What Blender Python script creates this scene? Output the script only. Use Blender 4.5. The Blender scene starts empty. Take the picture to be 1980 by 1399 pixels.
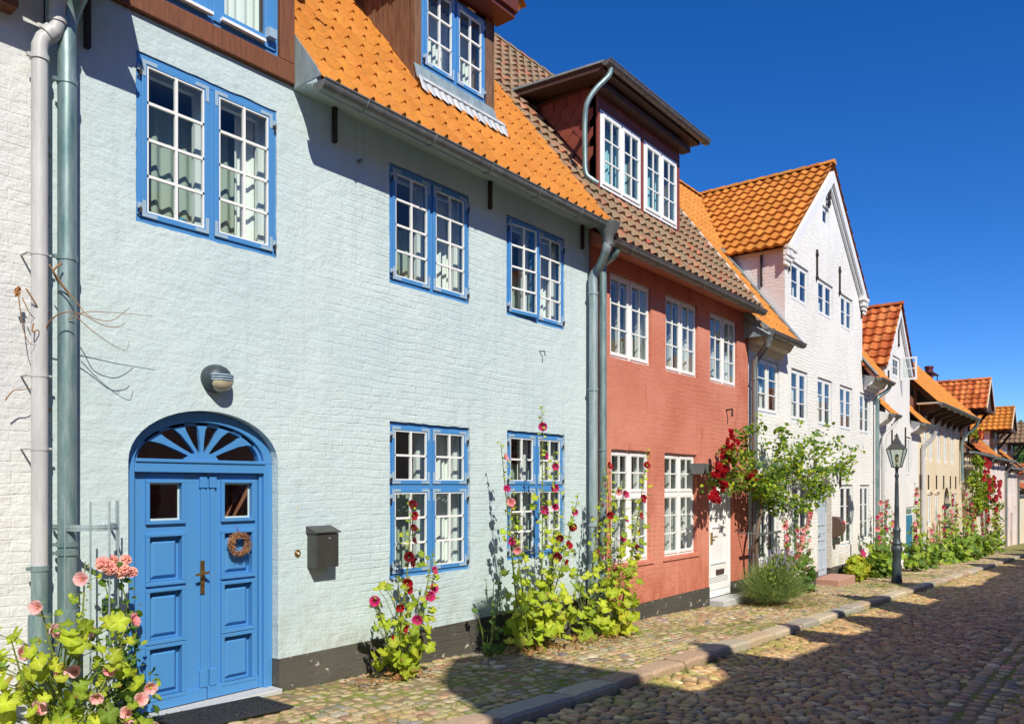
import bpy, math, random
import numpy as np
from mathutils import Vector, Matrix
from mathutils.geometry import tessellate_polygon
R = math.radians
rnd = random.Random(7)
scn = bpy.context.scene
col = scn.collection

# ------------------------------------------------------------------ camera, sky, sun, exposure
TH = math.atan(1197/1528); SN, CS = math.sin(TH), math.cos(TH)
EYE = 1.8
cam = bpy.data.cameras.new('camera'); co = bpy.data.objects.new('camera', cam); col.objects.link(co)
co.location = (0, 0, EYE); co.rotation_euler = (R(90), 0, TH - R(90))
cam.sensor_width = 36; cam.lens = 1528/1980*36; cam.shift_y = 238.5/1980; cam.clip_start = .05; cam.clip_end = 3000
scn.camera = co
SUN = Vector((.575, 1, -1.04)).normalized()
w = bpy.data.worlds.new('World'); scn.world = w; w.use_nodes = True
nt = w.node_tree; bg = nt.nodes['Background']
sky = nt.nodes.new('ShaderNodeTexSky'); sky.sky_type = 'NISHITA'; sky.sun_disc = False
sky.sun_elevation = math.asin(-SUN.z); sky.sun_rotation = math.atan2(-SUN.x, -SUN.y)
sky.air_density = .85; sky.dust_density = 0.0; sky.ozone_density = 6.0; sky.altitude = 1500
hs = nt.nodes.new('ShaderNodeHueSaturation'); hs.inputs['Saturation'].default_value = 1.25; hs.inputs['Hue'].default_value = .5095; hs.inputs['Value'].default_value = .88
nt.links.new(sky.outputs[0], hs.inputs['Color']); nt.links.new(hs.outputs[0], bg.inputs[0]); bg.inputs[1].default_value = .15
sl = bpy.data.lights.new('sun', 'SUN'); sl.energy = 4.4; sl.angle = R(.5); sl.color = (1, .94, .82)
so = bpy.data.objects.new('sun', sl); col.objects.link(so); so.rotation_euler = SUN.to_track_quat('-Z', 'Y').to_euler()
scn.view_settings.view_transform = 'Standard'; scn.view_settings.look = 'None'
scn.view_settings.exposure = .35; scn.view_settings.gamma = 1

# ------------------------------------------------------------------ measuring helpers (metres along the street)
def FP(u, v, Y=6.0):
    t = (u-990)/1528; X = Y*(CS+t*SN)/(SN-t*CS); d = X*CS+Y*SN
    return X, EYE+(938-v)/1528*d
def FV(u, v, Y=6.0):
    x, z = FP(u, v, Y); return Vector((x, Y, z))
def gz(x): return .12-.036*x            # pavement height: the street runs slightly downhill
# ------------------------------------------------------------------ materials
def mat(name, c=(.5,.5,.5), rough=.6, metal=0, spec=None):
    m = bpy.data.materials.new(name); m.use_nodes = True
    b = m.node_tree.nodes['Principled BSDF']
    b.inputs['Base Color'].default_value = (*c, 1); b.inputs['Roughness'].default_value = rough; b.inputs['Metallic'].default_value = metal
    if spec is not None: b.inputs['Specular IOR Level'].default_value = spec
    return m
class N:
    def __init__(s, m): s.t = m.node_tree; s.b = s.t.nodes['Principled BSDF']
    def n(s, k, **a):
        x = s.t.nodes.new(k)
        for p, v in a.items(): setattr(x, p, v)
        return x
    def l(s, a, b): s.t.links.new(a, b)
    def pos(s, sc=(1,1,1)):
        g = s.n('ShaderNodeNewGeometry'); mp = s.n('ShaderNodeMapping'); mp.inputs['Scale'].default_value = sc
        s.l(g.outputs['Position'], mp.inputs[0]); return mp.outputs[0]
    def noise(s, vec, sc, det=3, rough=.5):
        x = s.n('ShaderNodeTexNoise'); x.inputs['Scale'].default_value = sc; x.inputs['Detail'].default_value = det; x.inputs['Roughness'].default_value = rough
        s.l(vec, x.inputs['Vector']); return x.outputs[0]
    def ramp(s, f, pts):
        x = s.n('ShaderNodeValToRGB'); e = x.color_ramp.elements
        while len(e) < len(pts): e.new(.5)
        for q, (p, c) in zip(e, pts): q.position = p; q.color = (*c, 1) if len(c) == 3 else c
        s.l(f, x.inputs[0]); return x.outputs[0]
    def mix(s, f, a, b, mode='MIX'):
        x = s.n('ShaderNodeMix', data_type='RGBA', blend_type=mode)
        for v, i in ((f, 0), (a, 6), (b, 7)):
            if isinstance(v, (int, float)): x.inputs[i].default_value = v
            elif isinstance(v, tuple): x.inputs[i].default_value = (*v, 1)
            else: s.l(v, x.inputs[i])
        return x.outputs[2]
    def math(s, op, a, b=0):
        x = s.n('ShaderNodeMath', operation=op)
        for v, i in ((a, 0), (b, 1)):
            if isinstance(v, (int, float)): x.inputs[i].default_value = v
            else: s.l(v, x.inputs[i])
        return x.outputs[0]
    def bump(s, h, strength, dist=.01, prev=None):
        x = s.n('ShaderNodeBump'); x.inputs['Strength'].default_value = strength; x.inputs['Distance'].default_value = dist
        s.l(h, x.inputs['Height'])
        if prev is not None: s.l(prev, x.inputs['Normal'])
        s.l(x.outputs[0], s.b.inputs['Normal']); return x.outputs[0]
G3 = lambda v: (v, v, v)
def wall_mat(name, c, c2, brick=.5, plaster=.6, peel=None, bw=.25, bh=.075, stain=None, side=False, fade=None):
    """limewashed brick: soft courses under many coats of paint"""
    m = mat(name, c, .85, spec=.25); k = N(m); P = k.pos()
    sep = k.n('ShaderNodeSeparateXYZ'); k.l(P, sep.inputs[0])
    wn = k.n('ShaderNodeTexNoise'); wn.inputs['Scale'].default_value = 1.7; wn.inputs['Detail'].default_value = 3; k.l(P, wn.inputs[0])
    dx = k.math('MULTIPLY', k.math('SUBTRACT', wn.outputs[0], .5), .10)
    hh = k.math('ADD', sep.outputs[1] if side else sep.outputs[0], dx); zz = k.math('ADD', sep.outputs[2], dx)
    cb = k.n('ShaderNodeCombineXYZ'); k.l(hh, cb.inputs[0]); k.l(zz, cb.inputs[1])
    br = k.n('ShaderNodeTexBrick'); k.l(cb.outputs[0], br.inputs['Vector'])
    br.inputs['Scale'].default_value = 1; br.inputs['Brick Width'].default_value = bw; br.inputs['Row Height'].default_value = bh
    br.inputs['Mortar Size'].default_value = .009; br.inputs['Mortar Smooth'].default_value = 1; br.inputs['Bias'].default_value = 0
    br.inputs['Color1'].default_value = (1,1,1,1); br.inputs['Color2'].default_value = (.55,.55,.55,1); br.inputs['Mortar'].default_value = (0,0,0,1)
    strk = k.noise(k.pos((1.6, 1.6, 9)), 2.2, 5, .65)
    fine = k.noise(P, 26, 5, .65); mid = k.noise(P, 6, 4, .6); big = k.noise(P, .7, 3)
    pres = k.ramp(k.noise(P, .55, 2), [(.38, G3(.12)), (.55, G3(1))])
    if fade: pres = k.math('MULTIPLY', pres, k.ramp(k.math('ADD', k.math('MULTIPLY', k.math('SUBTRACT', sep.outputs[0], fade[0]), 1/(fade[1]-fade[0])), k.math('MULTIPLY', k.math('SUBTRACT', big, .5), 1.2)), [(0, G3(.10)), (1, G3(1))]))
    bb = k.n('ShaderNodeRGBToBW'); k.l(br.outputs['Color'], bb.inputs[0])
    h = k.math('ADD', k.math('MULTIPLY', k.math('MULTIPLY', bb.outputs[0], pres), .55*brick), k.math('MULTIPLY', strk, .9*brick))
    n1 = k.bump(h, 1.0, .014)
    h2 = k.math('ADD', k.math('MULTIPLY', mid, 1.0), k.math('MULTIPLY', fine, .35))
    k.bump(h2, plaster, .016, n1)
    cc = k.mix(k.ramp(big, [(.35, G3(0)), (.68, G3(1))]), c, c2)
    cc = k.mix(k.math('MULTIPLY', k.ramp(k.noise(k.pos((1, 1, .35)), 3.3, 5, .7), [(.45, G3(0)), (.75, G3(1))]), .22), cc, tuple(x*.78 for x in c))
    pit = k.ramp(k.noise(k.pos((1, 1, 2.2)), 34, 2, .5), [(.70, G3(0)), (.75, G3(1))])
    cc = k.mix(k.math('MULTIPLY', pit, .35), cc, tuple(x*.45 for x in c))
    if name in ('pale_blue_limewash', 'terracotta_limewash', 'white_limewashed_brick'):
        zg = k.math('SUBTRACT', sep.outputs[2], k.math('MULTIPLY', sep.outputs[0], -.02))
        dm = k.math('MULTIPLY', k.ramp(zg, [(.15, G3(1)), (1.0, G3(0))]), k.ramp(k.noise(k.pos((1,1,.6)), 4, 5, .7), [(.40, G3(0)), (.62, G3(.85))]))
        cc = k.mix(dm, cc, tuple(x*y for x, y in zip(c, (.72,.62,.48))))
        sk_ = k.math('MULTIPLY', k.ramp(k.noise(k.pos((3.2,3.2,.12)), 2.5, 4, .6), [(.52, G3(0)), (.74, G3(1))]), .28)
        cc = k.mix(sk_, cc, tuple(x*.70 for x in c))
    if peel:
        zf = k.ramp(sep.outputs[2], [(.0, G3(1)), (.9, G3(.0))])
        mk = k.ramp(k.math('ADD', k.noise(P, 5.5, 6, .7), k.math('MULTIPLY', zf, .06)), [(.675, G3(0)), (.70, G3(1))])
        cc = k.mix(mk, cc, peel)
    if stain: cc = k.mix(k.ramp(k.noise(k.pos((1,1,.3)), 2.6, 4, .6), [(.58, G3(0)), (.66, G3(.55))]), cc, stain)
    k.l(cc, k.b.inputs['Base Color'])
    return m
def tint_mat(name, rough=.7, bumpsc=0, bumpst=.3, mott=.25, spec=None, attr='tint', patch=None):
    """colour comes per stone or tile; fine grain on top"""
    m = mat(name, (.5,.5,.5), rough, spec=spec); k = N(m)
    a = k.n('ShaderNodeAttribute', attribute_name=attr)
    P = k.pos()
    v = k.ramp(k.noise(P, 22, 5, .7), [(.3, G3(1-mott)), (.7, G3(1+mott*.6))])
    cc = k.mix(1.0, a.outputs['Color'], v, 'MULTIPLY')
    if patch:
        nz_ = k.noise(P, patch[1], 6, .72)
        if name == 'road_setts':
            sp_ = k.n('ShaderNodeSeparateXYZ'); k.l(P, sp_.inputs[0]); nz_ = k.math('ADD', nz_, k.math('MULTIPLY', k.ramp(k.math('MULTIPLY', sp_.outputs[1], .25), [(.62, G3(0)), (.97, G3(1))]), .13))
        cc = k.mix(k.ramp(nz_, [(patch[2], G3(0)), (patch[2]+.08, G3(patch[3]))]), cc, patch[0])
    k.l(cc, k.b.inputs['Base Color'])
    if bumpsc: k.bump(k.noise(P, bumpsc, 4, .6), bumpst, .006)
    return m
def paint_mat(name, c, rough=.35, wear=.12, dirt=(.3,.3,.28)):
    m = mat(name, c, rough); k = N(m); P = k.pos()
    cc = k.mix(k.math('MULTIPLY', k.ramp(k.noise(P, 9, 6, .75), [(.5, G3(0)), (.8, G3(1))]), wear*2), c, dirt)
    k.l(cc, k.b.inputs['Base Color']); k.bump(k.noise(k.pos((1,1,.4)), 40, 3), .12, .003)
    return m
def wood_mat(name, c, c2, rough=.7, bs=.6):
    m = mat(name, c, rough); k = N(m); P = k.pos((14, 14, 1.3))
    n = k.noise(P, 3, 6, .7)
    k.l(k.ramp(n, [(.3, c), (.7, c2)]), k.b.inputs['Base Color']); k.bump(n, bs, .01)
    return m
def metal_mat(name, c, c2, rough=.5, metal=.5):
    m = mat(name, c, rough, metal); k = N(m); n = k.noise(k.pos((2.2,2.2,.4)), 5, 6, .72)
    k.l(k.ramp(n, [(.32, c), (.66, c2)]), k.b.inputs['Base Color']); k.bump(n, .1, .004)
    return m
M = {}
M['wall_blue'] = wall_mat('pale_blue_limewash', (.50,.61,.625), (.575,.668,.67), .42, 1.0, peel=(.72,.60,.36), fade=(3.3, 5.2))
M['wall_white0'] = wall_mat('rough_white_limewash', (.60,.61,.62), (.69,.69,.67), .3, 1.4)
M['wall_red'] = wall_mat('terracotta_limewash', (.54,.18,.115), (.65,.26,.18), .5, .8, stain=(.44,.12,.07))
M['wall_white'] = wall_mat('white_limewashed_brick', (.77,.76,.72), (.82,.81,.77), 1.0, .5)
M['wall_pink_bounce'] = wall_mat('white_brick_pink_bounce', (.74,.62,.58), (.78,.68,.64), .9, .3, side=True)  # gable cheeks: pink cast of reflected light put into the white brick colour
M['wall_white4'] = wall_mat('bright_white_plaster', (.72,.71,.68), (.77,.76,.73), .5, .35)
M['wall_cream'] = wall_mat('cream_brick', (.70,.58,.40), (.76,.66,.49), .6, .3)
M['wall_beige'] = wall_mat('beige_plaster', (.62,.52,.38), (.72,.64,.50), .5, .4)
M['wall_rose'] = wall_mat('pale_rose_plaster', (.72,.57,.50), (.78,.68,.60), .4, .3)
M['plinth'] = wall_mat('tarred_plinth', (.065,.062,.052), (.105,.098,.08), .5, .8, peel=(.45,.40,.33))
M['blue'] = paint_mat('blue_paint', (.065,.245,.54), .46, .22, (.12,.25,.42))
M['white'] = paint_mat('white_paint', (.82,.82,.80), .4, .08, (.5,.48,.44))
M['grey_paint'] = paint_mat('light_grey_blue_paint', (.46,.53,.60), .45, .1)
M['teal_paint'] = paint_mat('teal_door_paint', (.02,.20,.33), .4, .1)
M['bracket'] = paint_mat('pale_blue_hardware', (.33,.45,.55), .45, .25, (.2,.25,.3))
M['iron'] = metal_mat('dark_iron', (.025,.02,.018), (.06,.04,.03), .7, .3)
M['zinc'] = metal_mat('weathered_zinc', (.16,.175,.165), (.27,.29,.28), .45, .55)
M['zinc_light'] = metal_mat('pale_zinc', (.22,.30,.31), (.42,.50,.51), .5, .35)
M['zinc_brown'] = metal_mat('brownish_zinc', (.15,.135,.12), (.24,.22,.20), .5, .5)
M['teal_pipe'] = metal_mat('blue_green_zinc_pipe', (.10,.19,.19), (.33,.43,.42), .42, .4)
M['pvc'] = metal_mat('pale_grey_plastic_pipe', (.40,.40,.40), (.56,.56,.555), .5, 0)
M['wood_beam'] = wood_mat('red_brown_oak', (.12,.038,.014), (.22,.075,.028))
M['wood_plank'] = wood_mat('weathered_brown_boards', (.10,.045,.022), (.27,.14,.075))
M['wood_dark'] = wood_mat('dark_timber', (.045,.022,.015), (.10,.05,.035))
M['fascia'] = wood_mat('red_brown_fascia', (.10,.02,.012), (.15,.035,.02), .6, .3)
M['slate'] = tint_mat('oxblood_diamond_shingles', .6, 30, .3, .15)
M['tile'] = tint_mat('clay_roof_tiles', .66, 60, .2, .22, .25, patch=((.28,.12,.045), 2.6, .60, .38))
M['tile_old'] = tint_mat('lichened_roof_tiles', .9, 45, .5, .3, .1, patch=((.24,.19,.12), 5.5, .43, .85))
M['tile_mid'] = tint_mat('weathered_roof_tiles', .8, 45, .4, .3, .2, patch=((.20,.10,.06), 4.0, .6, .45))
M['stone'] = tint_mat('road_setts', .6, 55, .5, .3, .4, patch=((.30,.31,.06), 2.2, .60, .6))
M['stone_w'] = tint_mat('fieldstone_paving', .78, 50, .6, .3, .25, patch=((.38,.34,.10), 2.0, .52, .6))
M['kerb'] = tint_mat('granite_kerb', .8, 90, .6, .25, .25)
M['lead'] = metal_mat('pale_lead_flashing', (.38,.40,.42), (.60,.62,.62), .55, .1)
M['brass'] = mat('brass', (.42,.24,.07), .32, .9)
M['black'] = mat('black_metal', (.03,.03,.03), .45)
M['rubber'] = mat('black_rubber', (.022,.022,.024), .75)
M['mailbox'] = metal_mat('graphite_sheet_metal', (.055,.055,.05), (.08,.078,.07), .4, .3)
M['opal'] = mat('opal_glass', (.46,.41,.28), .2)
M['dark_room'] = mat('dim_room_plaster', (.26,.20,.16), .9); M['sheer'] = mat('greenish_sheer_curtain', (.36,.42,.36), .9)
M['curtain'] = mat('white_net_curtain', (.85,.85,.82), .9)
M['curtain_teal'] = mat('pale_turquoise_curtain', (.36,.62,.66), .9)
M['twig'] = wood_mat('dry_vine', (.20,.09,.03), (.38,.20,.08))
M['bark'] = wood_mat('rose_bark', (.10,.06,.035), (.2,.14,.09))
M['wreath'] = wood_mat('woven_twigs', (.18,.07,.025), (.42,.22,.10))
M['flue'] = mat('oxblood_flue', (.12,.01,.02), .5)
M['lamp_iron'] = metal_mat('blue_grey_lamp_iron', (.03,.045,.055), (.06,.08,.09), .5, .2)
M['concrete'] = tint_mat('pale_step_stone', .85, 40, .4, .2)
M['red_stone'] = mat('reddish_sandstone', (.42,.23,.17), .9)
def ground_mat():
    m = mat('sandy_joints_with_moss', (.2,.15,.1), .95, spec=.1); k = N(m); P = k.pos()
    a = k.ramp(k.noise(P, 14, 6, .7), [(.3, (.16,.12,.07)), (.7, (.34,.26,.15))])
    g = k.ramp(k.noise(P, 3.0, 6, .75), [(.46, G3(0)), (.56, G3(.9))])
    k.l(k.mix(g, a, (.20,.25,.04)), k.b.inputs['Base Color']); k.bump(k.noise(P, 60, 5, .7), .8, .01); return m
M['joint'] = ground_mat()
def farroad_mat():
    m = mat('distant_cobbles', (.2,.15,.1), .8); k = N(m)
    v = k.n('ShaderNodeTexVoronoi'); k.l(k.pos((7, 4.5, 5)), v.inputs['Vector']); v.inputs['Scale'].default_value = 1
    bw = k.n('ShaderNodeRGBToBW'); k.l(v.outputs['Color'], bw.inputs[0])
    k.l(k.ramp(bw.outputs[0], [(.2, (.11,.09,.08)), (.5, (.25,.19,.15)), (.8, (.30,.27,.24))]), k.b.inputs['Base Color'])
    k.bump(v.outputs['Distance'], .8, -.02); return m
M['farroad'] = farroad_mat()
def glass_mat(name, tintc=(.85,.92,.9), boost=1.0):
    m = bpy.data.materials.new(name); m.use_nodes = True; t = m.node_tree
    for n in list(t.nodes): t.nodes.remove(n)
    o = t.nodes.new('ShaderNodeOutputMaterial'); mx = t.nodes.new('ShaderNodeMixShader'); tr = t.nodes.new('ShaderNodeBsdfTransparent'); gl = t.nodes.new('ShaderNodeBsdfGlossy')
    tr.inputs[0].default_value = (*tintc, 1); gl.inputs['Roughness'].default_value = .0
    fr = t.nodes.new('ShaderNodeLayerWeight'); fr.inputs[0].default_value = .5
    pw = t.nodes.new('ShaderNodeMath'); pw.operation = 'POWER'; pw.inputs[1].default_value = 3.1
    mu = t.nodes.new('ShaderNodeMath'); mu.operation = 'MULTIPLY_ADD'; mu.inputs[1].default_value = .75*boost; mu.inputs[2].default_value = .06*boost; mu.use_clamp = True
    g = t.nodes.new('ShaderNodeNewGeometry'); nz = t.nodes.new('ShaderNodeTexNoise'); nz.inputs['Scale'].default_value = 5; nz.inputs['Detail'].default_value = 1
    b = t.nodes.new('ShaderNodeBump'); b.inputs['Strength'].default_value = .35; b.inputs['Distance'].default_value = .004
    L = t.links.new
    L(g.outputs['Position'], nz.inputs[0]); L(nz.outputs[0], b.inputs['Height']); L(b.outputs[0], gl.inputs['Normal'])
    L(fr.outputs['Facing'], pw.inputs[0]); L(pw.outputs[0], mu.inputs[0]); L(mu.outputs[0], mx.inputs[0]); L(tr.outputs[0], mx.inputs[1]); L(gl.outputs[0], mx.inputs[2]); L(mx.outputs[0], o.inputs[0])
    return m
M['glass'] = glass_mat('old_window_glass')
M['lglass'] = glass_mat('lantern_glass', (.75,.8,.74), .8)
def leaf_mat(name, trans=.45, attr=True, c=(.1,.2,.02), rough=.5):
    m = mat(name, c, rough, spec=.35); k = N(m)
    out = [n for n in k.t.nodes if n.type == 'OUTPUT_MATERIAL'][0]
    tl = k.n('ShaderNodeBsdfTranslucent'); mx = k.n('ShaderNodeMixShader'); mx.inputs[0].default_value = trans
    if attr:
        a = k.n('ShaderNodeAttribute', attribute_name='tint'); k.l(a.outputs['Color'], k.b.inputs['Base Color']); k.l(a.outputs['Color'], tl.inputs[0])
    else: tl.inputs[0].default_value = (*c, 1)
    k.l(k.b.outputs[0], mx.inputs[1]); k.l(tl.outputs[0], mx.inputs[2]); k.l(mx.outputs[0], out.inputs[0]); return m
M['leaf'] = leaf_mat('leaf')
M['petal'] = leaf_mat('petal', .3, rough=.6)
M['stem'] = mat('green_stem', (.16,.20,.03), .6)

# ------------------------------------------------------------------ mesh builder
WL = {}
def tag(o, label=None, cat=None, group=None, kind=None):
    if label: o['label'] = label
    if cat: o['category'] = cat
    if group: o['group'] = group
    if kind: o['kind'] = kind
    return o
def empty(name, loc, label=None, cat=None, group=None):
    o = bpy.data.objects.new(name, None); o.empty_display_size = .2; col.objects.link(o); o.location = loc; WL[o.name] = Vector(loc)
    return tag(o, label, cat, group)
class MB:
    def __init__(s): s.v = []; s.f = []; s.c = []; s.cur = (.5,.5,.5)
    def add(s, vs, fs, c=None):
        b = len(s.v); s.v += [tuple(p) for p in vs]; s.f += [tuple(i+b for i in f) for f in fs]; s.c += [c or s.cur]*len(vs); return s
    def box(s, x0, x1, y0, y1, z0, z1, c=None):
        v = [(x,y,z) for z in (z0,z1) for y in (y0,y1) for x in (x0,x1)]
        return s.add(v, [(0,2,3,1),(4,5,7,6),(0,1,5,4),(2,6,7,3),(0,4,6,2),(1,3,7,5)], c)
    def obox(s, c0, ax, ay, az, c=None):
        """box with centre c0 and half-axis vectors"""
        v = [c0+ax*i+ay*j+az*k for k in (-1,1) for j in (-1,1) for i in (-1,1)]
        return s.add(v, [(0,2,3,1),(4,5,7,6),(0,1,5,4),(2,6,7,3),(0,4,6,2),(1,3,7,5)], c)
    def beam(s, a, b, w_, h_, c=None):
        a, b = Vector(a), Vector(b); d = b-a; t = d.normalized(); q = Vector((0,0,1)) if abs(t.z) < .9 else Vector((1,0,0))
        n = t.cross(q).normalized(); m = n.cross(t)
        return s.obox((a+b)/2, d/2, n*w_/2, m*h_/2, c)
    def ring(s, x0, x1, z0, z1, y0, y1, wd, wz=None):
        """rectangular frame in the XZ plane"""
        wz = wz or wd
        s.box(x0, x0+wd, y0, y1, z0, z1); s.box(x1-wd, x1, y0, y1, z0, z1)
        s.box(x0+wd, x1-wd, y0, y1, z0, z0+wz); s.box(x0+wd, x1-wd, y0, y1, z1-wz, z1); return s
    def tube(s, pts, rad, n=8, cap=True, c=None):
        pts = [Vector(p) for p in pts]; k = len(pts)
        if not isinstance(rad, (list, tuple)): rad = [rad]*k
        t0 = (pts[1]-pts[0]).normalized(); q = Vector((0,0,1)) if abs(t0.z) < .9 else Vector((1,0,0))
        nn = t0.cross(q).normalized(); vs = []
        for i in range(k):
            t = (pts[min(i+1,k-1)]-pts[max(i-1,0)]).normalized()
            nn = (nn-t*nn.dot(t)).normalized(); bb = t.cross(nn)
            for j in range(n):
                a = 2*math.pi*j/n; vs.append(pts[i]+(nn*math.cos(a)+bb*math.sin(a))*rad[i])
        fs = [(i*n+j, i*n+(j+1)%n, (i+1)*n+(j+1)%n, (i+1)*n+j) for i in range(k-1) for j in range(n)]
        if cap: fs += [tuple(range(n-1,-1,-1)), tuple(range((k-1)*n, k*n))]
        return s.add(vs, fs, c)
    def lathe(s, prof, c0, n=16, ax='z', c=None, sc=(1,1)):
        c0 = Vector(c0); vs = []
        for r, z in prof:
            for j in range(n):
                a = 2*math.pi*j/n; x, y = r*math.cos(a)*sc[0], r*math.sin(a)*sc[1]
                vs.append(c0+(Vector((x,y,z)) if ax == 'z' else Vector((x,-z,y)) if ax == 'y' else Vector((z,x,y))))
        k = len(prof)
        fs = [(i*n+j, i*n+(j+1)%n, (i+1)*n+(j+1)%n, (i+1)*n+j) for i in range(k-1) for j in range(n)]
        fs += [tuple(range(n-1,-1,-1)), tuple(range((k-1)*n, k*n))]
        return s.add(vs, fs, c)
    def prism(s, poly, y0, y1, c=None):
        """XZ polygon extruded along Y"""
        n = len(poly); v = [(x,y0,z) for x,z in poly]+[(x,y1,z) for x,z in poly]
        tr = tessellate_polygon([[Vector((x,z,0)) for x,z in poly]])
        f = [tuple(t) for t in tr]+[tuple(i+n for i in t) for t in tr]+[(i,(i+1)%n,(i+1)%n+n,i+n) for i in range(n)]
        return s.add(v, f, c)
    def prismx(s, poly, x0, x1, c=None):
        """YZ polygon extruded along X"""
        n = len(poly); v = [(x0,y,z) for y,z in poly]+[(x1,y,z) for y,z in poly]
        tr = tessellate_polygon([[Vector((y,z,0)) for y,z in poly]])
        f = [tuple(t) for t in tr]+[tuple(i+n for i in t) for t in tr]+[(i,(i+1)%n,(i+1)%n+n,i+n) for i in range(n)]
        return s.add(v, f, c)
    def quad(s, a, b, c_, d, c=None): return s.add([a,b,c_,d], [(0,1,2,3)], c)
    def build(s, name, m, parent=None, smooth=False, bevel=0, tint=False, origin=None):
        me = bpy.data.meshes.new(name)
        a = np.array(s.v, dtype=float)
        if origin is None: origin = Vector(((a[:,0].min()+a[:,0].max())/2, (a[:,1].min()+a[:,1].max())/2, a[:,2].min()))
        a = a-np.array(origin)
        me.from_pydata(a.tolist(), [], s.f); me.update()
        if tint:
            at = me.color_attributes.new('tint', 'FLOAT_COLOR', 'POINT')
            arr = np.ones((len(s.v), 4)); arr[:,:3] = np.array(s.c); at.data.foreach_set('color', arr.ravel())
        me.materials.append(m)
        if smooth is True: me.polygons.foreach_set('use_smooth', [True]*len(me.polygons))
        elif smooth:
            me.polygons.foreach_set('use_smooth', [True]*len(me.polygons)); me.set_sharp_from_angle(angle=R(smooth))
        o = bpy.data.objects.new(name, me); col.objects.link(o)
        WL[o.name] = Vector(origin)
        if parent: o.parent = parent; o.location = Vector(origin)-WL[parent.name]
        else: o.location = origin
        if bevel:
            b = o.modifiers.new('bevel', 'BEVEL'); b.width = bevel; b.segments = 2; b.limit_method = 'ANGLE'; b.angle_limit = R(40)
        return o
def npmesh(name, V, Fq, C, m, parent=None, smooth=True, F3=None):
    """fast numpy mesh: V (n,3), Fq (m,4) quads, F3 triangles, C (n,3) tint"""
    me = bpy.data.meshes.new(name); me.vertices.add(len(V)); me.vertices.foreach_set('co', V.astype(np.float32).ravel())
    nq = len(Fq); n3 = 0 if F3 is None else len(F3)
    idx = Fq.ravel() if n3 == 0 else np.concatenate([Fq.ravel(), F3.ravel()])
    me.loops.add(len(idx)); me.loops.foreach_set('vertex_index', idx.astype(np.int32))
    me.polygons.add(nq+n3)
    ls = np.concatenate([np.arange(nq)*4, nq*4+np.arange(n3)*3]).astype(np.int32)
    me.polygons.foreach_set('loop_start', ls)
    me.polygons.foreach_set('use_smooth', [smooth]*(nq+n3)); me.update(calc_edges=True); me.validate()
    at = me.color_attributes.new('tint', 'FLOAT_COLOR', 'POINT'); arr = np.ones((len(V), 4), np.float32); arr[:,:3] = C; at.data.foreach_set('color', arr.ravel())
    me.materials.append(m); o = bpy.data.objects.new(name, me); col.objects.link(o); WL[o.name] = Vector((0,0,0))
    if parent: o.parent = parent; o.location = -WL[parent.name]
    return o
def copy_tree(o, parent=None):
    c = o.copy(); col.objects.link(c); c.parent = parent
    for ch in list(o.children): copy_tree(ch, c)
    return c
def vary(c, a=.15, r=rnd):
    k = 1+r.uniform(-a, a); return tuple(max(.003, x*k*(1+r.uniform(-a, a)*.35)) for x in c)

# ------------------------------------------------------------------ ground, road, kerb, pavement
KY0, KY1 = 3.96, 4.22            # kerb front and back
RD = -.078                        # road surface relative to the pavement
def sheet(name, x0, x1, y0, y1, dz, m, n=40):
    mb = MB()
    for i in range(n):
        a, b = x0+(x1-x0)*i/n, x0+(x1-x0)*(i+1)/n
        mb.quad((a,y0,gz(a)+dz),(b,y0,gz(b)+dz),(b,y1,gz(b)+dz),(a,y1,gz(a)+dz))
    return tag(mb.build(name, m), kind='structure')
sheet('ground', -300, 600, -300, 300, -.22, M['joint'], 60)
sheet('road', -12, 100, -3.6, 4.0, RD-.027, M['joint'], 60)
sheet('pavement', -12, 100, 4.2, 6.3, -.0105, M['joint'], 60)
sheet('pavement_opposite', -12, 100, -4.9, -3.6, .0, M['farroad'], 30)
sheet('road_far_end', 46, 99, -3.5, 3.95, RD-.01, M['farroad'], 30)
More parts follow.
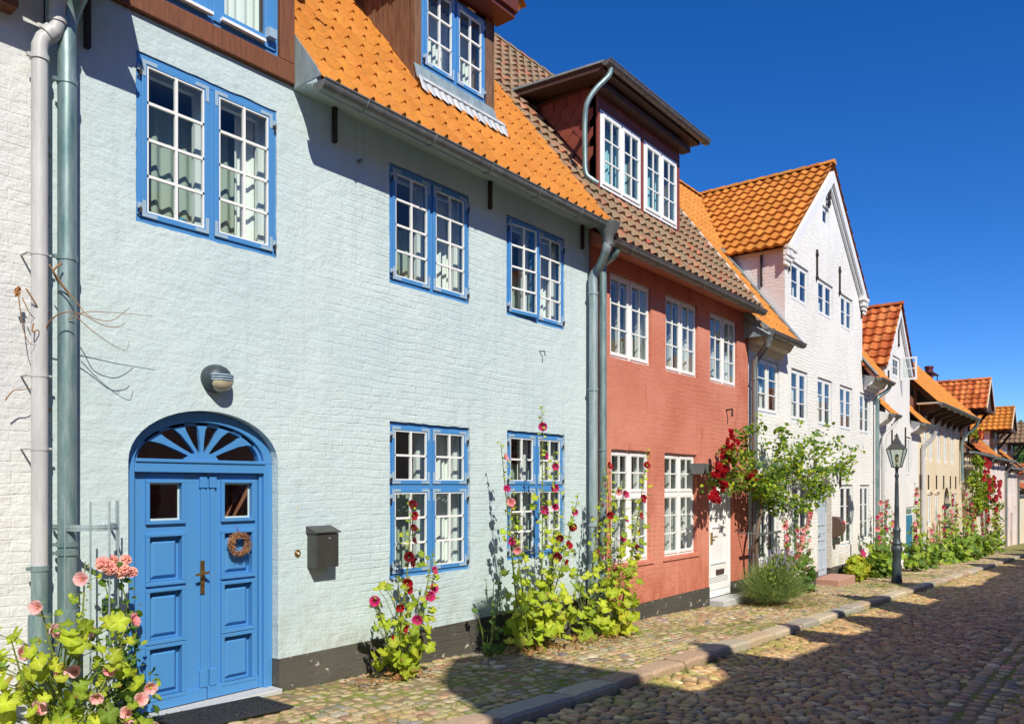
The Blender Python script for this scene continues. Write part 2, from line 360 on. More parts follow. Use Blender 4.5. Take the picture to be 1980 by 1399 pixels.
def stones(name, cen, sz, ang, cols, zbase, m, seed, dome=.016, sq=3.2, rough=.12, H=.05, nside=10):
    rs = np.random.RandomState(seed); n = len(cen); K = nside
    a = np.linspace(0, 2*np.pi, K, endpoint=False)+.3
    ux = np.sign(np.cos(a))*np.abs(np.cos(a))**(2/sq); uy = np.sign(np.sin(a))*np.abs(np.sin(a))**(2/sq)
    jit = 1+rs.uniform(-rough, rough, (n, K))
    rings = []; 
    for sc, h in ((1.0, -H), (.995, -.013), (.93, -.002), (.62, dome*.6)):
        x = ux*jit*sc*sz[:,0:1]/2; y = uy*jit*sc*sz[:,1:2]/2
        z = np.full((n, K), h)+(rs.uniform(-.003,.003,(n,K)) if h > -.02 else 0)
        rings.append(np.stack([x,y,z], -1))
    c = np.zeros((n,1,3)); c[:,0,2] = dome
    L = np.concatenate(rings+[c], 1)                       # n, 4K+1, 3
    tx, ty = rs.normal(0,.026,n), rs.normal(0,.026,n)
    L[:,:,2] += L[:,:,0]*tx[:,None]+L[:,:,1]*ty[:,None]+rs.normal(0,.003,n)[:,None]
    ca, sa = np.cos(ang)[:,None], np.sin(ang)[:,None]
    X = L[:,:,0]*ca-L[:,:,1]*sa+cen[:,0:1]; Y = L[:,:,0]*sa+L[:,:,1]*ca+cen[:,1:2]
    Z = L[:,:,2]+zbase(cen[:,0], cen[:,1])[:,None]-.036*(X-cen[:,0:1])
    V = np.stack([X,Y,Z], -1).reshape(-1,3); nv = 4*K+1
    j = np.arange(K); j2 = (j+1)%K
    q = np.concatenate([np.stack([r*K+j, r*K+j2, (r+1)*K+j2, (r+1)*K+j], -1) for r in range(3)])
    t = np.stack([3*K+j, 3*K+j2, np.full(K, 4*K)], -1)
    off = (np.arange(n)*nv)[:,None,None]
    Fq = (q[None]+off).reshape(-1,4); F3 = (t[None]+off).reshape(-1,3)
    C = np.repeat(cols, nv, axis=0)
    return npmesh(name, V, Fq, C, m, None, True, F3)
rs = np.random.RandomState(3)
def palette(n, pal, rs):
    p = np.array([c for c, w_ in pal]); wt = np.array([w_ for c, w_ in pal], float); wt /= wt.sum()
    c = p[rs.choice(len(p), n, p=wt)]; return np.clip(c*(1+rs.normal(0,.16,(n,1)))*(1+rs.normal(0,.04,(n,3))), .02, .8)
ROADPAL = [((0.506,0.320,0.138),5),((0.506,0.280,0.128),3),((0.418,0.291,0.153),3),((0.278,0.222,0.148),1.4),((0.594,0.408,0.187),3.4),((0.418,0.222,0.108),1.6),((0.658,0.489,0.266),1.6)]
def road_z(x, y):
    camber = -.03*np.exp(-((y-1.15)/.35)**2)
    return .12-.036*x+RD+camber
# setts laid in courses across the street, with a channel of long stones
cen, sz, an = [], [], []
x = -1.5; r_ = 0
while x < 46:
    dx = rs.uniform(.072,.104)*(1 if x < 22 else 1.6); y = -3.5+rs.uniform(0,.15)
    while y < KY0-.06:
        dy = rs.uniform(.10,.19)*(1 if x < 22 else 1.4)
        yc = y+dy/2; wob = .05*math.sin(yc*1.7+x*.35)+.03*math.sin(yc*4.1)
        if not (.93 < yc < 1.40) and yc+dy/2 < KY0+.01:
            cen.append((x+dx/2+wob, yc)); sz.append((dx-.009, dy-.011)); an.append(rs.normal(0,.06)+.05*1.7*math.cos(yc*1.7+x*.35)*-1)
        y += dy
    x += dx
for lane in (1.01, 1.165, 1.32):
    x = -1.5
    while x < 46:
        dx = rs.uniform(.16,.26); cen.append((x+dx/2, lane+rs.normal(0,.006))); sz.append((dx-.012,.142)); an.append(rs.normal(0,.03)); x += dx
cen, sz, an = np.array(cen), np.array(sz), np.array(an)
tag(stones('road_setts', cen, sz, an, palette(len(cen), ROADPAL, rs), road_z, M['stone'], 5, dome=.0095, H=.05, sq=4.6, rough=.10), kind='structure')
# small fieldstones of the pavement
WALKPAL = [((.44,.32,.18),5),((.40,.27,.16),3),((.45,.355,.21),4),((.32,.28,.21),1.6),((.36,.21,.13),1.6),((.20,.195,.18),.6),((.48,.41,.28),1.2)]
cen, sz, an = [], [], []
y = KY1+.05; row = 0
while y < 6.02:
    x = -1.0+rs.uniform(0,.1); dyr = rs.uniform(.085,.12)
    while x < 46:
        big = rs.rand() < .12
        dx = (rs.uniform(.09,.17) if not big else rs.uniform(.16,.22))*(1 if x < 24 else 1.5)
        if not (2.9 < x < 4.25 and y > 5.9):
            cen.append((x+dx/2, y+rs.normal(0,.012))); sz.append((dx*.93, dyr*rs.uniform(.85,1.12)*(1.12 if big else 1))); an.append(rs.normal(0,.18))
        x += dx
    y += dyr*.97
cen, sz, an = np.array(cen), np.array(sz), np.array(an)
tag(stones('pavement_stones', cen, sz, an, palette(len(cen), WALKPAL, rs), lambda x, y: .12-.036*x-.006+.006*np.sin(x*1.3+y*2), M['stone_w'], 9, dome=.0055, sq=3.0, rough=.17, H=.03, nside=9), kind='structure')
kb = MB(); x = -2.0; kr = random.Random(4)
KP = [(.44,.34,.22),(.48,.38,.26),(.37,.34,.28),(.50,.42,.29),(.44,.31,.21),(.43,.37,.27)]
while x < 95:
    L_ = kr.uniform(.62,1.15); a, b = x+.006, x+L_-.006; c = vary(kr.choice(KP), .1, kr); dz = kr.uniform(-.008,.012); dy = kr.uniform(-.012,.012)
    n0 = 6; top = []
    ys = [KY0+dy, KY0+dy+.025, (KY0+KY1)/2, KY1-.01]; zs = [-.03, 0, .006, 0]
    vs = []
    for i in range(n0+1):
        t = a+(b-a)*i/n0; e = -.012 if i in (0, n0) else 0
        vs.append((t, KY0+dy+.004, gz(t)-.22))
        for yy, zz in zip(ys, zs): vs.append((t, yy+kr.uniform(-.004,.004), gz(t)+zz+dz+e+kr.uniform(-.002,.002)))
    fs = [(i*5+j, (i+1)*5+j, (i+1)*5+j+1, i*5+j+1) for i in range(n0) for j in range(4)]
    fs += [(0,1,2,3,4), tuple(n0*5+j for j in (4,3,2,1,0))]
    kb.add(vs, fs, c); x += L_
tag(kb.build('kerb', M['kerb'], tint=True, smooth=35), kind='structure')

# ------------------------------------------------------------------ tiled roofs
def prof_flat(s):   # flat pan with a side roll
    return .030*math.exp(-((s-.80)/.11)**4)+.005*(1-s)
def prof_wave(s): return .052*(.5+.5*math.cos(2*math.pi*(s-.12)))**1.25
def tiles(mb, O, U, V, ncol, nrow, tw, tl, pal, prof=prof_wave, lift=.035, skip=None, K=8, r=None, jit=.15):
    r = r or random.Random(11); U = Vector(U).normalized(); V = Vector(V).normalized(); Nn = U.cross(V).normalized()
    if Nn.z < 0: Nn = -Nn
    O = Vector(O)
    for j in range(nrow):
        for i in range(ncol):
            cc = O+U*(tw*(i+.5))+V*(tl*(j+.5))
            if skip and skip(cc): continue
            c = vary(r.choice(pal), jit if prof is not prof_flat else .045, r); lf = lift+r.uniform(-.004,.004); ds = r.uniform(-.003,.003); dl = r.uniform(-.006,.006)
            vs = []
            for (t, mode) in ((0,0),(0,1),(.5,2),(1.12,2)):
                for k in range(K+1):
                    s = k/K; h = prof(s)
                    hh = h+(lf*(1-t) if prof is not prof_flat else (lf*(.07+32*max(0, h-.008))+.0)*(1-t)) if mode else h*.55+.002
                    curve = 0 if t else -.02*math.sin(math.pi*s)*0
                    vs.append(O+U*(tw*(i+s)+ds)+V*(tl*(j+t)+dl+curve)+Nn*hh)
            n = K+1
            fs = [(a*n+k, a*n+k+1, (a+1)*n+k+1, (a+1)*n+k) for a in range(3) for k in range(K)]
            mb.add(vs, fs, c)
def ridge(mb, a, b, r0, pal, r, seg=.36):
    a, b = Vector(a), Vector(b); L_ = (b-a).length; n = max(1, int(L_/seg)); d = (b-a)/n; t = d.normalized(); s = t.cross(Vector((0,0,1))).normalized()
    for i in range(n):
        c = vary(r.choice(pal), .15, r); vs = []
        for q, rr in ((0, r0*1.12), (1.06, r0*.92)):
            for k in range(9):
                g = math.pi*k/8; vs.append(a+d*(i+q)+s*math.cos(g)*rr+Vector((0,0,1))*(math.sin(g)*rr*.85))
        mb.add(vs, [(k,k+1,k+10,k+9) for k in range(8)]+[tuple(range(9))], c)
ORANGE = [(.54,.212,.034),(.57,.228,.038),(.52,.196,.031),(.55,.218,.04)]
ORANGE2 = [(.54,.205,.032),(.58,.225,.04),(.50,.178,.03)]
DORANGE = [(.50,.13,.035),(.58,.17,.05),(.42,.10,.03),(.62,.20,.06)]
BROWN = [(.36,.20,.12),(.33,.16,.10),(.40,.22,.13),(.46,.15,.08),(.30,.18,.12)]
DBROWN = [(.22,.11,.07),(.28,.13,.08),(.18,.10,.07)]

# ------------------------------------------------------------------ walls with openings
def arch(x0, x1, zs, rise, n=18):
    cx, hw = (x0+x1)/2, (x1-x0)/2
    return [(cx-hw*math.cos(math.pi*i/n), zs+rise*math.sin(math.pi*i/n)) for i in range(n+1)]
def dense(poly, step, jit, r, closed=True):
    out = []; n = len(poly)
    for i in range(n if closed else n-1):
        a, b = poly[i], poly[(i+1)%n]; L_ = math.hypot(b[0]-a[0], b[1]-a[1]); k = max(1, int(L_/step))
        for q in range(k): 
            t = q/k; e = jit if q else jit*.4
            out.append((a[0]+(b[0]-a[0])*t+r.uniform(-e, e), a[1]+(b[1]-a[1])*t+r.uniform(-e, e)))
    return out
def wall_panel(mb, outline, holes, y=6.0, depth=.14, jit=0, seed=1):
    r = random.Random(seed)
    loops = [outline]+[dense(h, .07 if jit else 9, jit, r) for h in holes]
    pts = [p for l in loops for p in l]
    tri = tessellate_polygon([[Vector((x,z,0)) for x,z in l] for l in loops])
    mb.add([(x,y,z) for x,z in pts], [tuple(t) for t in tri])
    for l in loops:
        n = len(l); mb.add([(x,y,z) for x,z in l]+[(x,y+depth,z) for x,z in l], [(i,(i+1)%n,(i+1)%n+n,i+n) for i in range(n)])
def rect(x0, x1, z0, z1): return [(x0,z0),(x1,z0),(x1,z1),(x0,z1)]

# ------------------------------------------------------------------ windows
def panes(mb, x0, x1, z0, z1, y, r, tilt=.0018):
    a, b, c, d = (r.uniform(-tilt, tilt) for _ in range(4))
    mb.quad((x0,y+a,z0),(x1,y+b,z0),(x1,y+c,z1),(x0,y+a+c-b,z1))
wr = random.Random(21)
def sash_geo(fr, mu, gl, x0, x1, z0, z1, y, cols_, rows_, st, mw, th=.035):
    fr.ring(x0, x1, z0, z1, y, y+th, st)
    xi0, xi1, zi0, zi1 = x0+st, x1-st, z0+st, z1-st
    mu.ring(xi0, xi1, zi0, zi1, y+.004, y+th-.004, .012)
    for i in range(1, cols_):
        xx = xi0+(xi1-xi0)*i/cols_; mu.box(xx-mw/2, xx+mw/2, y+.002, y+th-.006, zi0, zi1)
    for j in range(1, rows_):
        zz = zi0+(zi1-zi0)*j/rows_; mu.box(xi0, xi1, y+.004, y+th-.008, zz-mw/2, zz+mw/2)
    for i in range(cols_):
        for j in range(rows_):
            panes(gl, xi0+(xi1-xi0)*i/cols_, xi0+(xi1-xi0)*(i+1)/cols_, zi0+(zi1-zi0)*j/rows_, zi0+(zi1-zi0)*(j+1)/rows_, y+th*.5, wr)
def curtain_mesh(x0, x1, z0, z1, y, amp=.018, wave=.09):
    mb = MB(); n = max(4, int((x1-x0)/.015)); ph = wr.uniform(0, 6)
    vs = []
    for i in range(n+1):
        x = x0+(x1-x0)*i/n; yy = y+amp*math.sin(2*math.pi*x/wave+ph)+amp*.5*math.sin(2*math.pi*x/(wave*2.7)+ph*2)
        vs += [(x,yy,z0),(x,yy*1.0+amp*.3*math.sin(x*30),z1)]
    mb.add(vs, [(2*i,2*i+2,2*i+3,2*i+1) for i in range(n)]); return mb
def window(house, x0, x1, z0, z1, y=6.0, rows=3, cols_=2, sashes=2, split=None, rows_top=2, frame='white', sash='white', mun='white',
           rec=.045, fw=.055, st=.042, mw=.022, hard=False, cmat='curtain', sheer=None, curt='side', blind=False, detail=2, sill=None, open_right=0, inner=True, label=None):
    yf = y+rec
    f = MB(); f.ring(x0, x1, z0, z1, yf, yf+.09, fw)
    xm = (x0+x1)/2; bands = [(z0+fw, z1-fw, rows)]
    if split: f.box(x0+fw, x1-fw, yf-.006, yf+.085, split-.035, split+.035); bands = [(z0+fw, split-.035, rows), (split+.035, z1-fw, rows_top)]
    mcol = .032
    if sashes == 2: 
        for (a, b, _) in bands: f.box(xm-mcol, xm+mcol, yf+.002, yf+.085, a, b)
    if sill: f.box(x0-.04, x1+.04, y-.04, y+rec, z0-.05, z0)
    W = f.build('window', M[frame], house, bevel=.004 if detail > 1 else 0)
    if label: W['label'] = label
    ys = yf-.016
    gl = MB(); spans = [(x0+fw*.82, xm-mcol*.8), (xm+mcol*.8, x1-fw*.82)] if sashes == 2 else [(x0+fw*.8, x1-fw*.8)]
    first = True
    for (a, b, rr) in bands:
        for k, (p, q) in enumerate(spans):
            s1, s2, g_ = MB(), MB(), MB()
            sash_geo(s1, s2, g_, p, q, a-.01, b+.01, ys, cols_, rr, st, mw)
            op = open_right and ((k == 1 and open_right > 0) or (k == 0 and open_right < 0))
            if op:
                piv = q if open_right > 0 else p; rot = Matrix.Rotation(open_right, 3, 'Z')
                for mm in (s1, s2, g_):
                    mm.v = [tuple(rot@(Vector(v)-Vector((piv,ys,0)))+Vector((piv,ys,0))) for v in mm.v]
            if detail > 1 or frame != mun:
                s1.build('sash', M[sash], W, bevel=.003 if detail > 1 else 0); s2.build('glazing_bars', M[mun], W)
            else:
                s1.add(s2.v, s2.f); s1.build('sash', M[sash], W)
            g_.build('glass', M['glass'], W)
            if hard:                                  # corner plates and pintle hinges
                for cxn, sx in ((p, 1), (q, -1)):
                    for czn, sz_ in ((a-.01, 1), (b+.01, -1)):
                        h = MB(); e = .004; L1 = min(.12, (q-p)*.27)
                        xa, xb = sorted((cxn+sx*.002, cxn+sx*L1)); za, zb = sorted((czn+sz_*.004, czn+sz_*.032))
                        h.box(xa, xb, ys-e, ys+.001, za, zb)
                        xa, xb = sorted((cxn+sx*.002, cxn+sx*.03)); za, zb = sorted((czn+sz_*.032, czn+sz_*.13))
                        h.box(xa, xb, ys-e, ys+.001, za, zb)
                        h.build('corner_plate', M['bracket'], W)
                side = p if k == 0 else q; sx = -1 if k == 0 else 1
                for hz in (a+.07, b-.07):
                    h = MB(); xc = side+sx*.018
                    h.box(min(side, xc+sx*.02), max(side, xc+sx*.02), ys-.009, ys-.003, hz-.022, hz+.022)
                    h.build('hinge_plate', M['bracket'], W)
                    h = MB(); h.tube([(xc,ys-.016,hz-.06),(xc,ys-.016,hz-.012)], .008, 6); h.tube([(xc,ys-.016,hz-.055),(xc+sx*.01,ys+.015,hz-.075)], .006, 5)
                    h.build('pintle', M['iron'], W)
    if detail:
        if inner:
            i_ = MB(); yi = yf+.16
            i_.ring(x0+.015, x1-.015, z0+.01, z1-.01, yi, yi+.05, .06); i_.box(xm-.05, xm+.05, yi, yi+.05, z0+.07, z1-.07)
            if split: i_.box(x0+.06, x1-.06, yi, yi+.05, split-.04, split+.04)
            i_.box(x0+.003, x0+.02, yf+.09, yi, z0, z1); i_.box(x1-.02, x1-.003, yf+.09, yi, z0, z1)
            i_.box(x0+.02, x1-.02, yf+.09, yi+.12, z0-.01, z0+.008)
            i_.build('inner_frame', M['white'], W)
        yc = yf+.27
        if detail > 1 and inner:
            for q_ in range(2):
                px_s = x0+(x1-x0)*wr.choice([.2,.35,.62,.7]); hh_ = wr.uniform(.10,.2); pot = MB()
                pot.lathe([(.035,0),(.05,hh_*.5),(.045,hh_*.9),(.02,hh_)], (px_s, yf+.13, z0+.01), 10); pot.build('vase', M[wr.choice(['curtain','wall_red','teal_paint','brass'])], W, smooth=40)
        if curt == 'side':
            for (a, b) in ((x0+.02, x0+.02+(x1-x0)*.13), (xm-.02, xm+(x1-x0)*.08), (x1-(x1-x0)*.2, x1-.02)):
                curtain_mesh(a, b, z0+.02, z1-.03, yc).build('curtain', M[cmat], W, smooth=True)
            curtain_mesh(x0+.01, x1-.01, z0+.02, z0+(z1-z0)*(sheer or wr.choice([.55,.6,.75,.85])), yc+.09, .02, .13).build('curtain', M['sheer'], W, smooth=True)
        elif curt == 'full': curtain_mesh(x0+.01, x1-.01, z0+.02, z1-.03, yc).build('curtain', M[cmat], W, smooth=True)
        elif curt == 'half': 
            curtain_mesh(x0+.01, x1-.01, z0+.02, z0+(z1-z0)*.62, yc).build('curtain', M[cmat], W, smooth=True)
        if blind:
            b_ = MB(); zz = z0+.06; zt_ = z0+(z1-z0)*(.62 if blind is True else blind)
            while zz < zt_: b_.quad((x0+.03,yc-.05,zz),(x1-.03,yc-.05,zz),(x1-.03,yc-.03,zz+.03),(x0+.03,yc-.03,zz+.03)); zz += .042
            b_.build('slatted_blind', M['sheer' if hard else 'white'], W)
    rm = MB(); D = .7; v = [(x,yy,z) for yy in (yf+.085, yf+D) for z in (z0+.0, z1) for x in (x0, x1)]
    rm.add(v, [(4,5,7,6),(0,1,5,4),(2,6,7,3),(0,4,6,2),(1,3,7,5)]); rm.build('room_behind', M['dark_room'], W)
    return W
def pwin(house, u0, v0, u1, v1, y=6.0, **k):
    """window from measured corners on the wall plane y"""
    x0, z1 = FP(u0, v0, y); x1, z0 = FP(u1, v1, y); return x0, x1, z0, z1
def gutter(house, x0, x1, yc, z, r=.085, m='zinc', slope=0, brackets=.9, fall=0):
    mb = MB(); n = 12; xs = [x0, x1]
    vs = []
    for x in xs:
        zz = z-(x-x0)*slope
        for rr in (r, r-.006):
            for k in range(n+1):
                a = math.pi+math.pi*k/n; vs.append((x, yc+rr*math.cos(a), zz+rr*math.sin(a)))
    q = n+1
    fs = [(k,k+1,2*q+k+1,2*q+k) for k in range(n)]+[(q+k,3*q+k,3*q+k+1,q+k+1) for k in range(n)]
    mb.add(vs, fs)
    for x in xs:
        zz = z-(x-x0)*slope
        mb.add([(x,yc+r*math.cos(math.pi+math.pi*k/n),zz+r*math.sin(math.pi+math.pi*k/n)) for k in range(n+1)], [tuple(range(n+1))])
    mb.tube([(x0,yc-r,z+.004),(x1,yc-r,z-(x1-x0)*slope+.004)], .011, 8)
    x = x0+brackets*.55
    while x < x1:
        zz = z-(x-x0)*slope
        mb.tube([(x,yc+(r+.004)*math.cos(math.pi+math.pi*k/10),zz+(r+.004)*math.sin(math.pi+math.pi*k/10)) for k in range(11)], .007, 6); x += brackets
    return mb.build('gutter', M[m], house, smooth=50)
def downpipe(house, pts, r, m, collars=(), sleeve=None, name='downpipe'):
    mb = MB(); mb.tube(pts, r, 18)
    for z, rr in collars:
        p = Vector(pts[-1]); a = Vector((p.x,p.y,z)); mb.tube([a-Vector((0,0,.018)), a+Vector((0,0,.018))], r*rr, 18)
        mb.box(p.x-r*1.5, p.x-r*1.0, p.y-.008, p.y+.02, z-.012, z+.012)
    if sleeve: z0, rr = sleeve; p = pts[-1]; mb.tube([(p[0],p[1],p[2]),(p[0],p[1],z0-.03),(p[0],p[1],z0)], [r*rr, r*rr, r*rr*.96], 18)
    return mb.build(name, M[m], house, smooth=40)
def smooth_path(pts, n=6):
    P = [Vector(p) for p in pts]; out = []
    for i in range(len(P)-1):
        a, b, c, d = P[max(i-1,0)], P[i], P[i+1], P[min(i+2,len(P)-1)]
        for k in range(n):
            t = k/n; out.append(.5*((2*b)+(c-a)*t+(2*a-5*b+4*c-d)*t*t+(3*b-a-3*c+d)*t**3))
    out.append(P[-1]); return out
def plinth(house, spans, zt, y=5.985, m='plinth'):
    mb = MB()
    for a, b in spans:
        n = max(1, int((b-a)/.6))
        mb.add([(a+(b-a)*i/n, y, z) for z in (gz(a)-1.0, zt) for i in range(n+1)]+[(a+(b-a)*i/n, y+.16, zt) for i in range(n+1)],
               [(i,i+1,i+n+2,i+n+1) for i in range(n)]+[(n+1+i,n+2+i,2*n+3+i,2*n+2+i) for i in range(n)]+[])
        mb.quad((a,y,gz(a)-1),(a,y+.16,gz(a)-1),(a,y+.16,zt),(a,y,zt)); mb.quad((b,y,gz(a)-1),(b,y+.16,gz(a)-1),(b,y+.16,zt),(b,y,zt))
    return mb.build('plinth', M[m], house)
def anchor(house, x, z0, z1, y=6.0, fancy=False):
    mb = MB(); mb.box(x-.018, x+.018, y-.045, y-.004, z0, z1)
    if fancy:
        for zz in (z1-.12, z0+.03):
            mb.lathe([(.001,-.02),(.05,-.02),(.05,.02),(.001,.02)], (x,y-.03,zz), 10, 'y'); 
            mb.tube([(x-.07,y-.03,zz+.05),(x,y-.035,zz-.02),(x+.07,y-.03,zz+.05)], .012, 5)
    return mb.build('wall_anchor', M['iron'], house)
def house_shell(mb, x0, x1, yf, yb, ze, zr, yr, zlow=-3.2, ym=None, skip_left=False):
    """side and back walls so the house is solid: gable ends follow the roof"""
    for x in (x0, x1): mb.add([(x,yf,zlow),(x,yb,zlow),(x,yb,ze),(x,yr,zr),(x,yf,ze)], [(0,1,2,3,4)])
    mb.quad((x0,yb,zlow),(x1,yb,zlow),(x1,yb,ze),(x0,yb,ze))
def roof(house, x0, x1, ye, ze, m, yr, pal, mname, prof=prof_wave, tw=.22, tl=.33, lift=.035, skip=None, seed=1, K=8, jit=.15, label=None):
    mb = MB(); r = random.Random(seed); V = Vector((0,1,m)).normalized(); L_ = (yr-ye)*math.hypot(1, m)
    nc = max(1, round((x1-x0)/tw)); nr = int(L_/tl+.5)
    tiles(mb, (x0,ye,ze), (1,0,0), V, nc, nr, (x1-x0)/nc, L_/nr, pal, prof, lift, skip, K, r, jit)
    zr = ze+m*(yr-ye); ridge(mb, (x0,yr,zr-.02), (x1,yr,zr-.02), .11, pal, r)
    c = pal[0]
    # boarding below the tiles (cut where dormers stand) and the rear slope
    n = 24; ncx = 24
    for j in range(n):
        for i in range(ncx):
            xa, xb = x0+.02+(x1-x0-.04)*i/ncx, x0+.02+(x1-x0-.04)*(i+1)/ncx; ya, yb = ye+.03+(yr-ye-.03)*j/n, ye+.03+(yr-ye-.03)*(j+1)/n
            if skip and skip(Vector(((xa+xb)/2,(ya+yb)/2,0))): continue
            mb.quad((xa,ya,ze+m*(ya-ye)-.03),(xb,ya,ze+m*(ya-ye)-.03),(xb,yb,ze+m*(yb-ye)-.03),(xa,yb,ze+m*(yb-ye)-.03), (.1,.05,.03))
    yb = 2*yr-ye; mb.quad((x0,yr,zr),(x1,yr,zr),(x1,yb,ze),(x0,yb,ze), c)
    o = mb.build('roof', M[mname], house, tint=True, smooth=50)
    if label: o['label'] = label
    return o
# ================================================================== HOUSE: rough white house at the left edge
H0 = empty('house', (0.5,6,gz(.5)), 'rough white plastered house at the left edge beyond the grey plastic pipe', 'house', 'houses in a row along the street')
mb = MB(); wall_panel(mb, [(-4.5,-.4),(2.335,-.4),(2.335,5.42),(-4.5,5.42)], []); house_shell(mb, -4.5, 2.335, 6.0, 13, 5.42, 10.0, 9.6)
mb.build('wall', M['wall_white0'], H0)
roof(H0, -4.5, 2.3, 5.62, 5.42, 1.2, 9.6, ORANGE, 'tile', prof_flat, seed=2, K=6)
mb = MB(); mb.prismx([(6.0,5.42),(5.68,5.36),(5.66,5.44),(6.0,5.6)], -4.5, 2.33); mb.build('cornice', M['wall_white0'], H0)
gutter(H0, -4.5, 2.30, 5.59, 5.335)
mb = MB(); mb.box(.3, 2.13, 5.86, 6.0, 4.99, 5.16); mb.build('beam', M['wood_beam'], H0, bevel=.01)
px_ = 2.262; pv = 5.875
downpipe(H0, [(2.36,5.66,5.40),(2.36,5.80,5.22),(2.362,5.84,5.12),(2.36,5.84,4.98),(2.345,5.845,4.93),(2.28,5.868,4.855),(px_,pv,4.80),(px_,pv,4.70),(px_,pv,1.24)], .052, 'pvc', [(4.72,1.16)])
mb = MB(); mb.tube([(2.362,5.84,5.03),(2.362,5.84,4.99)], .060, 18); mb.tube([(2.335,5.85,4.925),(2.30,5.862,4.885)], .062, 18); mb.build('pipe_collar', M['pvc'], H0, smooth=40)
mb = MB()
for z in (3.38, 2.55, 2.05): 
    mb.tube([(px_,pv,z-.012),(px_,pv,z+.012)], .056, 16); mb.tube([(px_-.075,pv+.01,z),(px_+.075,pv-.0,z)], .009, 6); mb.tube([(px_-.07,pv,z),(px_-.07,6.0,z)], .008, 6)
mb.build('pipe_clamp', M['pvc'], H0, smooth=50)
downpipe(H0, [(px_,pv,1.24),(px_,pv,-.1)], .053, 'teal_pipe', [(1.235,1.1)], (.92, 1.35), 'lower_pipe')

# ================================================================== HOUSE: pale blue house
H1 = empty('house', (5.9,6,gz(5.9)), 'pale blue house with blue arched double door and blue windows', 'house', 'houses in a row along the street')
DX0, DX1 = 2.93, 4.27
W1 = (2.989,4.255,3.825,5.135); W2 = (5.615,6.86,3.885,5.125); W3 = (7.55,8.80,3.885,5.11); W4 = (5.622,6.872,.838,2.462); W5 = (7.562,8.81,.882,2.478)
mb = MB()
out = [(2.345,-.45),(2.345,.25)] ; 
outline = [(2.345,.25-.6),(DX0,.25-.6)]+[(DX0,1.2)]+arch(DX0,DX1,1.99,.425,22)+[(DX1,1.2),(DX1,.25),(9.42,.25),(9.42,5.42),(2.345,5.42)]
jr = random.Random(5)
wall_panel(mb, outline, [rect(*W) for W in (W1,W2,W3,W4,W5)], 6.0, .19, .0045, 3)
house_shell(mb, 2.345, 9.42, 6.0, 13, 5.42, 10.0, 9.6)
mb.build('wall', M['wall_blue'], H1)
plinth(H1, [(DX1+.002, 9.415)], .248)
# brick relieving arch over the door, faint under the paint
for W, k in ((W1, dict(rows=4, sheer=.86)), (W2, dict(rows=4)), (W3, dict(rows=4, open_right=-.10))):
    window(H1, *W[:2], W[2], W[3], frame='blue', sash='blue', mun='white', rec=.012, hard=True, **k)
window(H1, *W4, frame='blue', sash='blue', mun='white', rec=.03, hard=True, split=1.79, rows=3, rows_top=2)
window(H1, *W5, frame='blue', sash='blue', mun='white', rec=.03, hard=True, split=1.79, rows=3, rows_top=2)
# flush wall dormer with timber frame
mb = MB(); mb.box(2.78, 4.42, 5.955, 6.12, 5.425, 5.60); mb.box(4.265, 4.42, 5.958, 6.12, 5.602, 7.3); mb.box(2.78, 2.93, 5.958, 6.12, 5.602, 7.3); mb.box(2.70, 4.5, 5.95, 6.12, 7.302, 7.45)
mb.build('timber_frame', M['wood_beam'], H1, bevel=.008)
W = window(H1, 2.935, 4.26, 5.605, 7.05, frame='blue', sash='blue', mun='blue', rec=-.01, rows=1, cols_=1, st=.09, fw=.05, curt='full', inner=False)
mb = MB(); mb.box(2.98, 3.6, 5.93, 5.97, 5.66, 5.685); mb.box(3.68, 4.1, 5.93, 5.97, 5.66, 5.685); mb.build('drip_rail', M['white'], W)
mb = MB(); mb.box(3.2, 3.34, 5.92, 5.98, 5.70, 5.76); mb.box(4.12, 4.20, 5.915, 5.98, 5.72, 5.80); mb.build('hinge_block', M['bracket'], W)
mb = MB(); mb.prismx([(6.03,5.62),(6.03,7.4),(7.6,7.4)], 2.80, 2.84); mb.prismx([(6.03,5.62),(6.03,7.4),(7.6,7.4)], 4.36, 4.40)
mb.prism([(2.78,7.45),(4.42,7.45),(3.6,8.9)], 5.99, 6.08); mb.build('dormer_cheeks', M['wood_plank'], H1)
mb = MB(); r0 = random.Random(3)
for sx, xe in ((1, 2.5), (-1, 4.7)):
    U = Vector((0,1,0)); V = Vector(((3.6-xe), 0, 1.75)).normalized()
    tiles(mb, (xe,5.72,7.25), U, V, 12, 6, .22, .345, ORANGE, prof_wave, r=r0)
mb.build('dormer_roof', M['tile'], H1, tint=True, smooth=50)
sk = lambda c: (2.78 < c.x < 4.42 and c.y < 7.75) or (6.46 < c.x < 7.80 and 6.42 < c.y < 7.6)
roof(H1, 2.42, 9.34, 5.615, 5.40, 1.25, 9.6, ORANGE, 'tile', prof_flat, tw=.205, tl=.33, lift=.03, skip=sk, seed=8)
for a, b in ((2.345, 2.77), (4.43, 9.42)):
    mb = MB(); n = max(1, int((b-a)/.25)); vs = []
    for i in range(n+1):
        x = a+(b-a)*i/n
        for y, z in ((6.005,5.40),(5.86,5.405),(5.74,5.37),(5.70,5.33),(5.665,5.33),(5.665,5.42),(6.0,5.6)): vs.append((x, y, z+rnd.uniform(-.004,.004)))
    mb.add(vs, [(i*7+j,(i+1)*7+j,(i+1)*7+j+1,i*7+j+1) for i in range(n) for j in range(6)]+[tuple(range(7)), tuple(n*7+j for j in range(6,-1,-1))])
    mb.build('cornice', M['wall_blue'], H1, smooth=50)
gutter(H1, 2.36, 2.73, 5.59, 5.335); gutter(H1, 4.40, 9.38, 5.59, 5.335, slope=.004)
